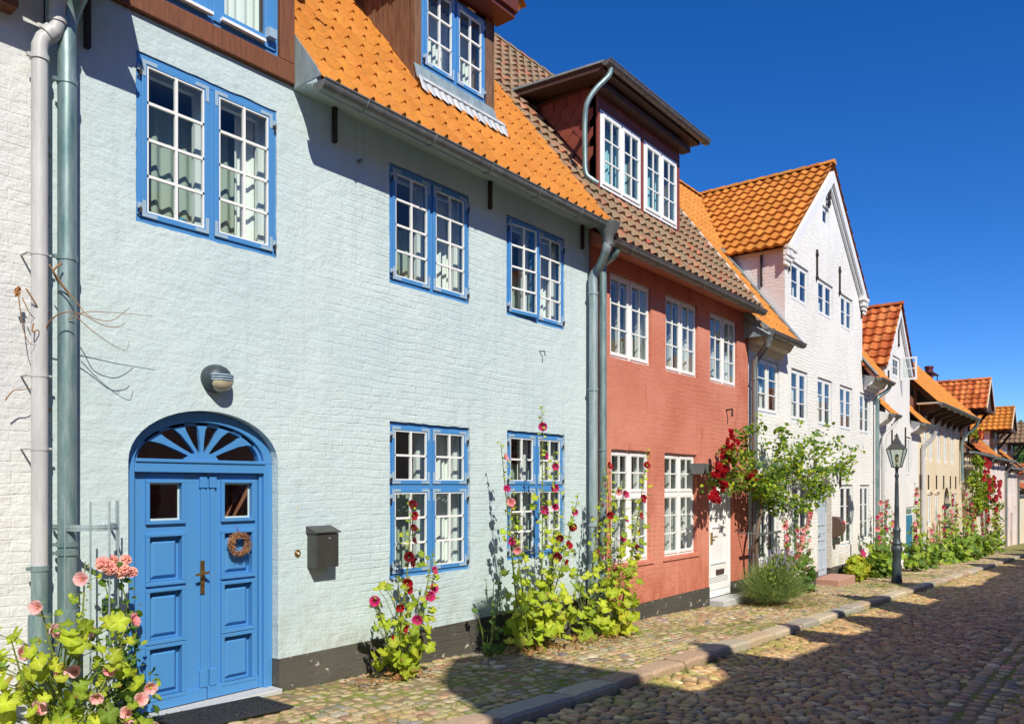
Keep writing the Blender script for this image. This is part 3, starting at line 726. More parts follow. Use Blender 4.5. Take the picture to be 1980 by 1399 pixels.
mb = MB(); mb.prismx([(6.0,5.40),(5.60,5.40),(5.66,5.50),(6.0,5.92)], 4.425, 4.434); mb.build('verge_flashing', M['zinc_light'], H1)
for x, a, b in ((4.888,5.065,5.45), (7.211,5.07,5.45), (9.21,5.07,5.45), (2.62,4.98,5.42)): anchor(H1, x, a, b)
# boarded dormer with blue window
fy = 6.45; dx0, dx1 = 6.42, 7.82; rz = lambda y: 5.40+1.25*(y-5.615)
mb = MB()
for k in range(7):                                             # upright boards of the near cheek, cut to the roof slope
    ya, yb = fy+.02+k*.17, fy+.02+(k+1)*.17-.008; x_ = dx0+rnd.uniform(-.006,.006)
    mb.prismx([(ya,rz(ya)+.03),(yb,rz(yb)+.03),(yb,8.05),(ya,8.05)], x_, x_+.03)
mb.build('dormer_boarding', M['wood_plank'], H1, bevel=.004); mb = MB()
for k in range(7):
    ya, yb = fy+.02+k*.17, fy+.02+(k+1)*.17-.008
    mb.prismx([(ya,rz(ya)+.03),(yb,rz(yb)+.03),(yb,8.05),(ya,8.05)], dx1-.03, dx1)
mb.build('dormer_boarding', M['wood_plank'], H1, bevel=.004)
mb = MB(); mb.box(dx0-.01, dx0+.10, fy-.02, fy+.06, rz(fy)-.02, 7.72); mb.build('dormer_post', M['wood_plank'], H1, bevel=.006); mb = MB(); mb.box(dx1-.15, dx1-.01, fy-.02, fy+.06, rz(fy)-.12, 7.72); mb.box(dx1-.008, dx1+.012, fy-.03, fy+.1, rz(fy)-.08, 7.72)
mb.build('dormer_post', M['wood_plank'], H1, bevel=.006)
window(H1, dx0+.105, dx1-.155, 6.62, 7.68, y=fy, rows=3, frame='blue', sash='blue', mun='white', rec=-.012, hard=True, curt='full', inner=False)
mb = MB(); mb.prismx([(fy-.02,6.62),(fy-.01,6.62),(fy-.06,6.44),(fy-.16,6.36),(fy-.17,6.37),(fy-.07,6.455)], dx0-.02, dx1+.02)
mb.build('dormer_apron', M['zinc_light'], H1)
mb = MB(); n = 14; vs = []
for i in range(n*2+1):
    x = dx0-.06+(dx1-dx0+.16)*i/(2*n); vs += [(x, fy-.13, 6.432), (x, fy-.19-(.045 if i%2 else 0), rz(fy-.19-(.045 if i%2 else 0))+.055)]
mb.add(vs, [(2*i,2*i+1,2*i+3,2*i+2) for i in range(n*2)]); mb.build('lead_flashing', M['lead'], H1)
mb = MB(); mb.box(dx0-.12, dx1+.12, fy-.28, fy+.02, 7.73, 7.80); mb.box(dx0-.14, dx1+.14, fy-.32, fy-.27, 7.80, 7.98)
mb.prism([(dx0-.06,7.80),(dx1+.06,7.80),((dx0+dx1)/2,9.1)], fy-.2, fy-.16); mb.box(dx1+.11, dx1+.15, fy-.28, 8.0, 7.80, 7.94)
mb.build('dormer_fascia', M['fascia'], H1, bevel=.006)
mb = MB(); xm = (dx0+dx1)/2
for xe in (dx0-.22, dx1+.22):
    V = Vector((xm-xe, 0, 1.28)).normalized(); tiles(mb, (xe,fy-.34,7.90), (0,1,0), V, 10, 5, .22, .315, ORANGE2, prof_wave, r=r0)
ridge(mb, (xm,fy-.34,9.2), (xm,8.6,9.2), .11, ORANGE2, r0)
mb.build('dormer_roof', M['tile'], H1, tint=True, smooth=50)
# downpipes of the blue house
downpipe(H1, smooth_path([(2.50,5.64,5.34),(2.485,5.74,5.26),(2.462,5.84,5.14),(2.44,5.87,5.0),(2.437,5.87,4.8)])+[(2.437,5.87,-.05)], .06, 'teal_pipe', [(4.62,1.1),(3.39,1.1),(1.39,1.16),(1.33,1.16)], (.93, 1.3))
xp, zp = FP(1147.5, 700, 5.88)
mb = MB(); mb.lathe([(.075,-.26),(.08,-.12),(.16,.0),(.17,.04)], (9.22,5.575,5.30), 14); mb.build('rainwater_hopper', M['zinc'], H1, smooth=40)
downpipe(H1, smooth_path([(9.22,5.575,5.12),(9.21,5.60,4.98),(xp+.02,5.78,4.84),(xp,5.88,4.70),(xp,5.88,4.4)])+[(xp,5.88,-.3)], .062, 'zinc_light', [(4.46,1.12),(3.13,1.12),(1.25,1.12)], (.72, 1.28))
# arched door frame, fanlight, leaves
yd = 6.13
def arc_band(mb, ax0, ax1, zs, rise, wd, y0, y1, n=26):
    cx, hw = (ax0+ax1)/2, (ax1-ax0)/2; vs = []
    for i in range(n+1):
        a = math.pi*i/n
        for q, y in ((0,y0),(wd,y0),(wd,y1),(0,y1)): vs.append((cx-(hw-q)*math.cos(a), y, zs+(rise-q)*math.sin(a)))
    mb.add(vs, [(i*4+j, i*4+(j+1)%4, (i+1)*4+(j+1)%4, (i+1)*4+j) for i in range(n) for j in range(4)]+[(3,2,1,0),(n*4,n*4+1,n*4+2,n*4+3)])
mb = MB(); fx0, fx1 = DX0+.004, DX1-.004
mb.box(fx0, fx0+.085, yd-.05, yd+.06, -.06, 1.99); mb.box(fx1-.085, fx1, yd-.05, yd+.06, -.06, 1.99)
mb.box(fx1-.115, fx1-.085, yd-.02, yd+.06, 0, 1.91)
arc_band(mb, fx0, fx1, 1.99, .42, .085, yd-.05, yd+.06); arc_band(mb, fx0+.085, fx1-.085, 1.99, .335, .03, yd-.02, yd+.05)
mb.box(fx0+.085, fx1-.085, yd-.055, yd+.06, 1.905, 2.0); mb.box(fx0+.085, fx1-.085, yd-.068, yd-.052, 1.985, 2.012)
DO = mb.build('door', M['blue'], H1, bevel=.005)
DO['label'] = 'blue arched double door with fanlight'
mb = MB(); cx = (fx0+fx1)/2
for i, a in enumerate((90-22, 90+22, 90-50, 90+50, 90-70, 90+70, 90-0)):
    an_ = R(a); rx, rz_ = .585, .335; e = (cx+rx*math.cos(an_), 2.0+rz_*math.sin(an_)); s = (cx+.08*math.cos(an_), 2.0+.05*math.sin(an_))
    if i >= 4 and i < 6: continue
    d = Vector((e[0]-s[0], 0, e[1]-s[1])); L_ = d.length; d.normalize(); nn = Vector((-d.z,0,d.x))
    vs = []
    for t, wd in ((0,.012),(.35,.016),(.7,.028),(.9,.05),(1.03,.085)):
        p = Vector((s[0],0,s[1]))+d*L_*t
        for sg in (-1,1):
            for y in (yd-.02, yd+.015): vs.append(tuple(p+nn*sg*wd+Vector((0,y,0))))
    mb.add(vs, [(k*4,k*4+2,k*4+6,k*4+4) for k in range(4)]+[(k*4+1,k*4+5,k*4+7,k*4+3) for k in range(4)]+[(k*4,k*4+4,k*4+5,k*4+1) for k in range(4)]+[(k*4+2,k*4+3,k*4+7,k*4+6) for k in range(4)])
mb.prism([(cx-.15,2.0)]+[(cx-.15*math.cos(math.pi*k/10), 2.0+.075*math.sin(math.pi*k/10)) for k in range(1,10)]+[(cx+.15,2.0)], yd-.026, yd+.018)
mb.build('fanlight_rays', M['blue'], DO)
mb = MB(); pts = arch(fx0+.08, fx1-.08, 1.99, .34, 20); mb.add([(x,yd+.01,z) for x,z in pts], [tuple(range(20,-1,-1))]); mb.build('fanlight_glass', M['glass'], DO)
mb = MB(); v = [(x,y,z) for y in (yd+.07, yd+.9) for z in (-.05, 2.4) for x in (DX0+.01, DX1-.01)]
mb.add(v, [(4,5,7,6),(0,1,5,4),(2,6,7,3),(0,4,6,2),(1,3,7,5)]); mb.build('hallway_behind', mat('warm_brown_hallway', (.50,.20,.12), .9), DO)
lx0, lxm, lx1 = fx0+.09, FP(398,1000,yd)[0], fx1-.12
PZ = [(.115,.50),(.565,.95),(1.03,1.39),(1.52,1.82)]
def raised_panel(mb, x0, x1, z0, z1, y):
    """proud moulding, recess, raised field"""
    for (a, b, c, d, w0) in ((x0-.03,x1+.03,z0-.03,z1+.03,.03),):
        for (p, q, r1, s_) in ((a,b,c,c+w0),(a,b,d-w0,d),(a,a+w0,c+w0,d-w0),(b-w0,b,c+w0,d-w0)): mb.box(p, q, y-.027, y+.01, r1, s_)
def fieldp(mb, x0, x1, z0, z1, y):
    g = .022; h = .05
    vs = [(x0+g,y+.034,z0+g),(x1-g,y+.034,z0+g),(x1-g,y+.034,z1-g),(x0+g,y+.034,z1-g),(x0+h,y+.006,z0+h),(x1-h,y+.006,z0+h),(x1-h,y+.006,z1-h),(x0+h,y+.006,z1-h)]
    mb.add(vs, [(0,1,5,4),(1,2,6,5),(2,3,7,6),(3,0,4,7),(4,5,6,7)])
for side, (a, b) in enumerate(((lx0, lxm-.004), (lxm+.004, lx1))):
    mb = MB(); pc = (a+b)/2+(-.045 if side == 0 else .045); ph = .135; xa, xb = pc-ph, pc+ph
    y0, y1 = yd, yd+.045; zs = [0.005]+[z for p in PZ for z in p]+[1.90]
    mb.box(a, xa, y0, y1, .005, 1.90); mb.box(xb, b, y0, y1, .005, 1.90)
    for k in range(0, len(zs), 2): mb.box(xa, xb, y0, y1, zs[k], zs[k+1])
    for k, (z0, z1) in enumerate(PZ):
        raised_panel(mb, xa, xb, z0, z1, y0)
        if k < 3: mb.box(xa, xb, y0+.036, y0+.044, z0, z1); fieldp(mb, xa, xb, z0, z1, y0)
    mb.box(a+.002, b-.002, y0-.022, y0+.002, .008, .115)                       # kick board
    xs_ = (b-.05, b-.012) if side == 0 else (a+.03, a+.068)
    mb.box(*xs_, y0-.02, y0+.002, .115, 1.80); mb.box(xs_[0]-.012, xs_[1]+.012, y0-.03, y0+.002, .115, .26); mb.box(xs_[0]-.012, xs_[1]+.012, y0-.03, y0+.002, 1.78, 1.87)
    if side == 0: mb.box(b-.01, b+.012, y0-.014, y0+.002, .115, 1.87)
    lf = mb.build('door_leaf', M['blue'], DO, bevel=.004)
    g = MB(); z0, z1 = PZ[3]; g.quad((xa,y0+.02,z0),(xb,y0+.02,z0),(xb,y0+.02,z1),(xa,y0+.02,z1)); g.build('door_glass', M['glass'], DO)
    if side == 0:
        for (xx, yy) in ((xa, 0),): 
            g = MB(); g.ring(xa, xb, z0, z1, y0+.024, y0+.03, .014); g.build('glass_bead', M['white'], DO)
    else:
        g = MB(); g.ring(xa, xb, z0, z1, y0+.024, y0+.03, .014); g.build('glass_bead', M['white'], DO)
mb = MB(); hx = FP(388,1110,yd)[0]; hz = FP(388,1110,yd-.03)[1]
mb.box(hx-.017, hx+.017, yd-.036, yd-.018, hz-.16, hz+.115); mb.tube([(hx,yd-.02,hz+.015),(hx,yd-.085,hz+.015)], .011, 10); mb.tube([(hx+.03,yd-.08,hz+.018),(hx-.09,yd-.085,hz+.005)], .0105, 10)
mb.lathe([(.001,0),(.009,0),(.009,.006),(.001,.007)], (hx,yd-.034,hz-.07), 10, 'y'); mb.build('handle', M['brass'], DO, bevel=.004)
mb = MB(); mb.box(DX0-.0, DX1+.0, 5.93, 6.2, -.2, .0); mb.build('threshold', M['concrete'], DO, tint=True, bevel=.01)
# plaster plinth left of the door
# small hook on the wall
mb = MB(); p = FV(1043,682); mb.tube([p+Vector((0,0,.02)), p+Vector((.03,-.06,.02)), p+Vector((.03,-.07,-.04))], .008, 6); mb.build('wall_hook', M['iron'], H1)
mb = MB(); p = FV(693,312); mb.lathe([(.001,0),(.02,0),(.014,.05),(.001,.055)], p, 10, 'y'); mb.build('wall_hook', M['zinc'], H1)

mb = MB(); cr = random.Random(77)
for (za, zb__) in ((4.05,4.35),(3.62,3.98),(2.55,3.2),(2.3,2.5),(1.35,1.5)):
    n_ = max(4, int((zb__-za)/.03)); L1 = [(2.338-abs(cr.gauss(.004,.012)), za+(zb__-za)*i/n_) for i in range(n_+1)]; R1 = [(2.346+abs(cr.gauss(.004,.014)), za+(zb__-za)*i/n_) for i in range(n_+1)][::-1]
    mb.prism(L1+R1, 5.993, 6.01)
mb.build('crumbled_joint', wall_mat('crumbling_mortar', (.50,.38,.20), (.22,.15,.08), .3, 1.2), H1)
# ---- objects at the blue house
mb = MB(); c = Vector((3.645, 6.0, 2.685))
L0 = empty('wall_lamp', c, 'grey oval bulkhead lamp with slatted hood above the blue door', 'lamp')
vs = []; n = 28; prof = [(1.0,0),(1.0,.035),(.97,.06),(.86,.095),(.62,.125),(.3,.14),(.01,.143)]
mb = MB(); mb.lathe([(r*.125, z) for r, z in prof], c, 28, 'y', sc=(1,1.0)); mb.v = [(x, y, c.z+(z-c.z)*.93) for x, y, z in mb.v]
mb.build('housing', M['lamp_iron'], L0, smooth=40)
mb = MB(); cc = c+Vector((.012,-.03,-.035)); prof2 = [(.105,.0),(.10,.05),(.082,.085),(.05,.108),(.001,.118)]
vs = []
for r, z in prof2:
    for j in range(21):
        a = math.pi+math.pi*j/20; vs.append((cc.x+r*math.cos(a), cc.y-z-.02, cc.z+r*math.sin(a)*.85+.01))
mb.add(vs, [(i*21+j, i*21+j+1, (i+1)*21+j+1, (i+1)*21+j) for i in range(4) for j in range(20)]); mb.build('opal_cover', M['opal'], L0, smooth=True)
mb = MB()
for k, dz in enumerate((-.018, .002, .022)):
    mb.tube([(c.x-.11*math.cos(t)+.01, c.y-.055-.115*math.sin(t), c.z+dz) for t in [math.pi*i/12 for i in range(13)]], .0065, 6)
mb.build('hood_bars', M['bracket'], L0, smooth=True)

xa, zt = FP(612,1032,5.86); xb, zb = FP(655,1094,5.86); 
MBx = empty('mailbox', ((xa+xb)/2,5.92,zb), 'dark grey metal mailbox with sloping lid mounted on the pale blue wall', 'mailbox')
mb = MB(); mb.box(xa, xb, 5.86, 5.998, zb, zt); mb.build('box', M['mailbox'], MBx, bevel=.004)
mb = MB(); mb.prismx([(5.845,zt+.004),(5.845,zt+.016),(5.998,zt+.07),(5.998,zt+.004)], xa-.012, xb+.014); mb.build('lid', M['mailbox'], MBx, bevel=.003)
mb = MB(); mb.lathe([(.001,0),(.009,0),(.008,.008),(.001,.009)], ((xa+xb)/2+.02,5.86,zt-.045), 10, 'y'); mb.build('lock', M['zinc_light'], MBx, smooth=40)
p = FV(575,1069); B0 = empty('doorbell', p, 'round brass doorbell with white button between door and mailbox', 'doorbell')
mb = MB(); mb.lathe([(.032,0),(.034,.006),(.030,.012),(.022,.008),(.019,.012),(.001,.012)], p, 20, 'y'); mb.build('bell_plate', M['brass'], B0, smooth=40)
mb = MB(); mb.lathe([(.011,.008),(.010,.019),(.001,.021)], p, 14, 'y'); mb.build('button', M['white'], B0, smooth=40)
# wreath
p = FV(463,1051,yd-.05); Wr = empty('wreath', p, 'small brown twig wreath hanging from a ribbon on the blue door', 'wreath')
mb = MB(); rr = random.Random(8)
for k in range(150):
    a0 = rr.uniform(0, 6.28); ln = rr.uniform(.5,1.1); R0 = rr.uniform(.055,.105); yy = rr.uniform(-.022,.018); ph = rr.uniform(0,6)
    mb.tube([(p.x+(R0+.010*math.sin(t*9+ph))*math.cos(a0+t), p.y+yy+.010*math.cos(t*8+ph), p.z+(R0+.01*math.sin(t*9+ph))*math.sin(a0+t)) for t in [ln*i/6 for i in range(7)]], rr.uniform(.002,.0042), 4)
for k in range(90):
    a0 = rr.uniform(0, 6.28); d = Vector((math.cos(a0),0,math.sin(a0))); q = p+d*rr.uniform(.06,.10)+Vector((0,-.02,0)); tv = Vector((-d.z,0,d.x))
    mb.tube([q, q+d*rr.uniform(.005,.035)+tv*rr.uniform(-.03,.03)+Vector((0,rr.uniform(-.02,.01),0))], .0018, 3)
mb.build('twig_ring', M['wreath'], Wr)
mb = MB(); mb.beam((p.x,p.y-.01,p.z+.07),(p.x-.01,yd-.024,p.z+.155), .008, .003); mb.build('ribbon', mat('purple_ribbon', (.25,.08,.35), .6), Wr)
# doormat
c = ((3.02+3.95)/2, 5.66); a0 = gz(3.5)+.012
Dm = MB(); X0, X1, Y0, Y1 = 3.05, 3.98, 5.38, 5.88; cs = rr
Dm.ring(X0, X1, Y0, Y1, 0, .014, .035)
for i in range(24):
    for j in range(11):
        xx = X0+.04+(X1-X0-.08)*(i+.5)/24; yy = Y0+.04+(Y1-Y0-.08)*(j+.5)/11; a = rr.uniform(0, 3.14); l = rr.uniform(.02,.028)
        dx_, dy_ = math.cos(a)*l, math.sin(a)*l; wx, wy = -math.sin(a)*.008, math.cos(a)*.008
        Dm.add([(xx-dx_-wx,0,yy-dy_-wy),(xx+dx_-wx,0,yy+dy_-wy),(xx+dx_+wx,0,yy+dy_+wy),(xx-dx_+wx,0,yy-dy_+wy),(xx-dx_-wx,.012,yy-dy_-wy),(xx+dx_-wx,.012,yy+dy_-wy),(xx+dx_+wx,.012,yy+dy_+wy),(xx-dx_+wx,.012,yy-dy_+wy)],
               [(4,5,6,7),(0,1,5,4),(1,2,6,5),(2,3,7,6),(3,0,4,7)])
Dm.v = [(x, z, gz(x)+.012+y) for x, y, z in Dm.v]
tag(Dm.build('doormat', M['rubber']), 'black openwork rubber doormat in front of the blue door', 'doormat')

# metal plant support and dead vine
tx, ty = FP(190, 1100, 5.72)[0], 5.72
T0 = empty('plant_support', (tx,ty,gz(tx)), 'grey wire plant support with a half round band left of the blue door', 'plant support')
rx = .20; ztop = FP(190,968,ty)[1]; zr_ = FP(190,1019,ty)[1]
mb = MB(); mb.tube([(tx-rx*math.cos(t), 5.97-.34*math.sin(t), zr_) for t in [math.pi*i/16 for i in range(17)]], .004, 4)
vs = []
for i in range(17):
    t = math.pi*i/16
    for dz in (-.022, .022): vs.append((tx-rx*math.cos(t), 5.97-.34*math.sin(t), zr_+dz))
mb.add(vs, [(2*i,2*i+2,2*i+3,2*i+1) for i in range(16)])
mb.build('band', M['zinc_light'], T0)
for t in (.45, 1.15, 1.75, 2.35, 2.8):
    mb = MB(); xx, yy = tx-rx*math.cos(t)*1.0, 5.965-.34*math.sin(t); mb.tube([(xx,yy,gz(xx)),(xx,yy,ztop)], .006, 6); mb.build('rod', M['zinc_light'], T0)
V0 = empty('dead_vine', (2.36,5.85,2.5), 'dry brown leafless vine caught between the two drainpipes', 'vine')
def vine(pts, r0, r1=None, n=5):
    mb = MB(); P = smooth_path([FV(u, v, y) for u, v, y in pts], 5); k = len(P); r1 = r1 or r0*.4
    mb.tube(P, [r0+(r1-r0)*i/(k-1) for i in range(k)], n); mb.build('twig', M['twig'], V0, smooth=True)
sv = lambda x, y: (x/2.798, 500+y/2.798)
for pts, r0 in [
    ([(245,455,5.93),(262,350,5.8),(340,292,5.72),(440,300,5.66),(560,360,5.62),(640,368,5.62),(676,345,5.62)], .0055),
    ([(265,30,5.78),(345,150,5.76),(420,240,5.72),(480,310,5.68),(600,335,5.66),(700,265,5.64)], .005),
    ([(335,25,5.78),(290,75,5.79),(365,185,5.80),(372,230,5.84)], .008),
    ([(370,330,5.8),(460,290,5.74),(600,290,5.7),(740,302,5.68),(828,312,5.67)], .0035),
    ([(410,310,5.74),(500,390,5.72),(600,460,5.70),(680,495,5.69),(700,440,5.69)], .0035),
    ([(95,150,5.86),(105,240,5.84),(125,380,5.84),(165,460,5.82),(225,460,5.88)], .0045),
    ([(120,210,5.84),(165,300,5.83),(215,330,5.88),(250,290,5.9)], .004),
    ([(140,160,5.83),(190,240,5.82),(222,310,5.88),(232,420,5.93),(228,560,5.94),(262,660,5.92),(272,690,5.93)], .006),
    ([(268,285,5.9),(235,360,5.92),(222,470,5.94),(235,600,5.95)], .006),
    ([(30,765,5.86),(70,715,5.84),(125,708,5.84),(215,700,5.9)], .005),
    ([(190,912,5.86),(240,900,5.86),(272,888,5.9)], .006),
    ([(222,150,5.94),(270,140,5.92)], .006), ([(180,350,5.80),(175,395,5.79),(205,385,5.8),(215,420,5.86)], .006)]:
    vine([(*sv(x, y), yy) for x, y, yy in pts], r0)
mb = MB()
for k in range(26):
    q = FV(*sv(95+rr.uniform(-14,14), 170+rr.uniform(-25,30)), 5.86); d = Vector((rr.uniform(-1,1), rr.uniform(-1,1), rr.uniform(-1,1))).normalized()*.018; e = Vector((rr.uniform(-1,1), rr.uniform(-1,1), rr.uniform(-1,1))).normalized()*.012
    mb.quad(q-d, q+e, q+d, q-e)
mb.build('dry_leaves', mat('dry_leaf', (.5,.22,.04), .8), V0)

# ================================================================== HOUSE: terracotta red house
H2 = empty('house', (12.3,6,gz(12.3)), 'terracotta red house with white windows and shingled dormer', 'house', 'houses in a row along the street')
RW = [(9.985,11.25,3.685,4.945), (11.74,12.965,3.68,4.955), (13.474,14.74,3.683,4.965)]
RG = [(10.02,11.22,.625,2.335), (11.70,12.91,.625,2.335)]
RD0, RD1 = 13.43, 14.50
mb = MB()
outline = [(9.445,-.03),(RD0,-.03),(RD0,1.95),(RD1,1.95),(RD1,-.03),(15.27,-.03),(15.27,5.2),(9.445,5.2)]
outline = [(9.445,-.03),(RD0,-.03),(RD0,.8),(RD0,1.95),(RD1,1.95),(RD1,.8),(RD1,-.03),(15.27,-.03),(15.27,5.2),(9.445,5.2)]
wall_panel(mb, outline, [rect(*w_) for w_ in RW+RG], 6.0, .2, .0035, 5); house_shell(mb, 9.445, 15.27, 6.0, 13, 5.2, 10.1, 9.6)
mb.build('wall', M['wall_red'], H2)
plinth(H2, [(9.45,RD0-.002),(RD1+.002,15.26)], -.032)
for w_ in RW: window(H2, *w_, rows=3, rec=.05, fw=.05, st=.04, frame='white', curt='side')
for w_ in RG: window(H2, *w_, rows=3, rows_top=2, split=1.67, rec=.06, fw=.05, st=.04, curt='side', blind=True, sill=None)
for w_ in RG:
    mb = MB(); mb.prismx([(5.975,w_[2]-.06),(5.975,w_[2]-.01),(6.07,w_[2]-.001),(6.07,w_[2]-.06)], w_[0]-.06, w_[1]+.08); mb.build('window_sill', M['wall_red'], H2)
mb = MB(); yd2 = 6.06; mb.ring(RD0+.003, RD1-.003, -.25, 1.948, yd2-.02, yd2+.06, .05); DR = mb.build('door', M['white'], H2, bevel=.004); DR['label'] = 'white panelled front door'
mb = MB(); mb.box(RD0+.055, RD1-.055, yd2, yd2+.045, -.2, 1.9); 
for z0, z1 in ((1.2,1.7),(.35,1.05)): mb.ring(RD0+.2, RD1-.2, z0, z1, yd2-.02, yd2+.002, .035)
mb.box(RD0+.1, RD1-.1, yd2-.015, yd2+.002, -.12, .0); 
for k in range(4): mb.box(RD0+.1, RD1-.1, yd2-.02, yd2+.002, .02+k*.03, .032+k*.03)
mb.build('door_leaf', M['white'], DR, bevel=.004)
mb = MB(); mb.box(13.62, 13.66, yd2-.03, yd2, .72, .94); mb.tube([(13.64,yd2-.06,.86),(13.78,yd2-.065,.86)], .012, 8); mb.tube([(13.64,yd2,.86),(13.64,yd2-.065,.86)], .01, 8); mb.build('handle', M['brass'], DR, bevel=.003)
mb = MB(); mb.box(13.86, 14.2, yd2-.022, yd2-.001, .14, .24); mb.build('letter_slot', M['wood_dark'], DR, bevel=.004)
mb = MB(); mb.box(RD0+.02, 15.0, 5.72, 6.1, -.7, -.27); mb.build('doorstep', M['concrete'], H2, tint=True, bevel=.015)
skr = lambda c: 10.40 < c.x < 13.15 and 6.48 < c.y < 7.75
roof(H2, 9.40, 14.95, 5.62, 5.20, 1.3, 9.55, BROWN, 'tile_old', prof_wave, tw=.235, tl=.30, lift=.045, skip=skr, seed=12, jit=.2)
gutter(H2, 9.36, 14.98, 5.585, 5.15, r=.085, m='zinc_brown', brackets=.8)
mb = MB(); mb.prismx([(6.0,5.19),(5.75,5.14),(5.66,5.10),(5.66,5.19),(6.0,5.4)], 9.445, 15.0); mb.build('cornice', M['wall_red'], H2)
xp2, _ = FP(1165.5, 700, 5.86)
downpipe(H2, smooth_path([(9.50,5.60,5.07),(9.50,5.66,4.98),(xp2,5.84,4.92),(xp2,5.86,4.8),(xp2,5.86,4.6)])+[(xp2,5.86,-.35)], .055, 'teal_pipe', [(2.3,1.1),(.9,1.12)], (.72, 1.25))
mb = MB(); mb.prismx([(5.62,5.22),(5.62,5.26),(9.55,5.26+1.3*3.93),(9.55,5.22+1.3*3.93)], 14.93, 14.99); mb.v = [(x, y, z+.04) for x, y, z in mb.v]; mb.build('verge_mortar', M['wall_white'], H2)
p = FV(1404,793); mb = MB(); mb.tube([p, p+Vector((0,-.12,.02)), p+Vector((0,-.12,-.12))], .02, 6); mb.build('wall_hook', M['iron'], H2)
p = FV(1375,905,5.9); Lr = empty('wall_lamp', (12.8,6,2.05), 'box shaped grey metal lamp beside the white door of the red house', 'lamp')
mb = MB(); mb.box(12.66, 12.98, 5.76, 5.998, 2.00, 2.18); mb.build('housing', M['zinc'], Lr, bevel=.006)
mb = MB(); mb.box(12.69, 12.95, 5.79, 5.97, 1.988, 2.0); mb.build('diffuser', M['opal'], Lr)
# shed dormer clad in diamond shingles
fy = 6.48; da, db = 10.38, 13.17; rz2 = lambda y: 5.20+1.3*(y-5.62)
dwins = [pwin(H2, 1159, 232, 1237, 412, fy), pwin(H2, 1243, 286, 1307, 458, fy)]
dw = [(dwins[0][0], dwins[0][1], 6.42, 7.62), (dwins[1][0], dwins[1][1], 6.42, 7.62)]
SH = [(.24,.058,.034),(.28,.068,.04),(.21,.05,.034)]
mb = MB(); mb.cur = (.08,.02,.015)
wall_panel(mb, [(da,6.15),(db,6.15),(db,7.98),(da,7.98)], [rect(*w_) for w_ in dw], fy, .12)
for x in (da, db): mb.add([(x,fy,6.15),(x,fy,8.0),(x,7.85,8.0)], [(0,1,2)])
sr = random.Random(9)
def shingle(mb, c, U, V, Nn, s, clip):
    pts = [c-V*s*.90, c+U*s*.585-V*s*.24, c+U*s*.585+V*s*.42, c-U*s*.585+V*s*.42, c-U*s*.585-V*s*.24]
    if not all(clip(p) for p in pts): return
    o = Nn*sr.uniform(.010,.016); top = Nn*.004
    P = [pts[0]+o, pts[1]+o, pts[2]+top, pts[3]+top, pts[4]+o]; Q = [p-Nn*.012 for p in (P[0],P[1],P[4])]
    mb.add([*P, *Q], [(0,1,2,3,4),(0,5,6,1),(0,4,7,5)], vary(sr.choice(SH), .12, sr))
def clad(mb, O, U, V, Nn, w_, h_, s, clip):
    j = 0; v = -s
    while v < h_+s:
        u = -s+(s*.62 if j % 2 else 0)
        while u < w_+s: shingle(mb, O+U*u+V*v, U, V, Nn, s, clip); u += s*1.24
        v += s*.75; j += 1
X_, Y_, Z_ = Vector((1,0,0)), Vector((0,1,0)), Vector((0,0,1))
clad(mb, Vector((da-.002,fy,6.1)), Y_, Z_, -X_, 1.4, 1.9, .20, lambda p: p.y > fy-.03 and p.z > rz2(p.y)-.02 and p.z < 8.0)
clad(mb, Vector((da,fy-.002,6.1)), X_, Z_, -Y_, db-da, 1.9, .20, lambda p: da-.02 < p.x < db+.02 and 6.12 < p.z < 7.97 and not any(w_[0]-.03 < p.x < w_[1]+.03 and w_[2]-.03 < p.z < w_[3]+.03 for w_ in dw))
for w_ in dw:      # edge strips round the windows
    pass
mb.box(da-.012, da+.012, fy-.025, fy+.0, 6.15, 7.98, (.22,.05,.03)); mb.box(db-.02, db+.01, fy-.022, fy+.0, 6.12, 7.98, (.22,.05,.03))
mb.box(dw[0][1]+.01, dw[1][0]-.01, fy-.02, fy+.0, 6.15, 7.98, (.24,.055,.033)); mb.box(da, dw[0][0]-.012, fy-.018, fy, 6.15, 7.98, (.24,.055,.033)); mb.box(dw[1][1]+.012, db-.02, fy-.018, fy, 6.15, 7.98, (.24,.055,.033))
for k in range(9): mb.box(dw[0][0]-.01, dw[1][1]+.01, fy-.012-.002*(k%2), fy-.0015, 7.63+.001*k, 7.975-.001*k, (.22,.05,.033)) if k == 0 else None
mb.build('dormer', M['slate'], H2, tint=True)
for w_ in dw: window(H2, *w_, y=fy, rows=3, rec=-.02, fw=.06, st=.045, frame='white', curt='full', inner=False, cmat='curtain_teal')
mb = MB(); mb.prismx([(6.16,7.97),(6.16,8.06),(7.9,8.16),(7.9,8.07)], 10.06, 13.40); mb.box(10.3, 13.3, 6.30, 6.48, 7.84, 7.93)
mb.build('dormer_fascia', M['wood_dark'], H2, bevel=.01)
mb = MB(); mb.prismx([(6.14,8.062),(6.14,8.09),(7.95,8.20),(7.95,8.165)], 10.03, 13.49); mb.build('dormer_roof', M['zinc_light'], H2)
gutter(H2, 10.0, 13.52, 6.08, 8.055, r=.075, m='zinc_brown', brackets=.75)
gx, gzz = FP(1133, 300, 6.36)
downpipe(H2, smooth_path([(10.12,6.08,8.03),(10.12,6.10,7.88),(gx+.08,6.24,7.66),(gx,6.34,7.45),(gx,6.38,7.2),(gx,6.38,6.7),(gx,6.36,6.42),(gx+.05,6.28,6.32),(gx+.11,6.22,6.27)]), .04, 'teal_pipe')

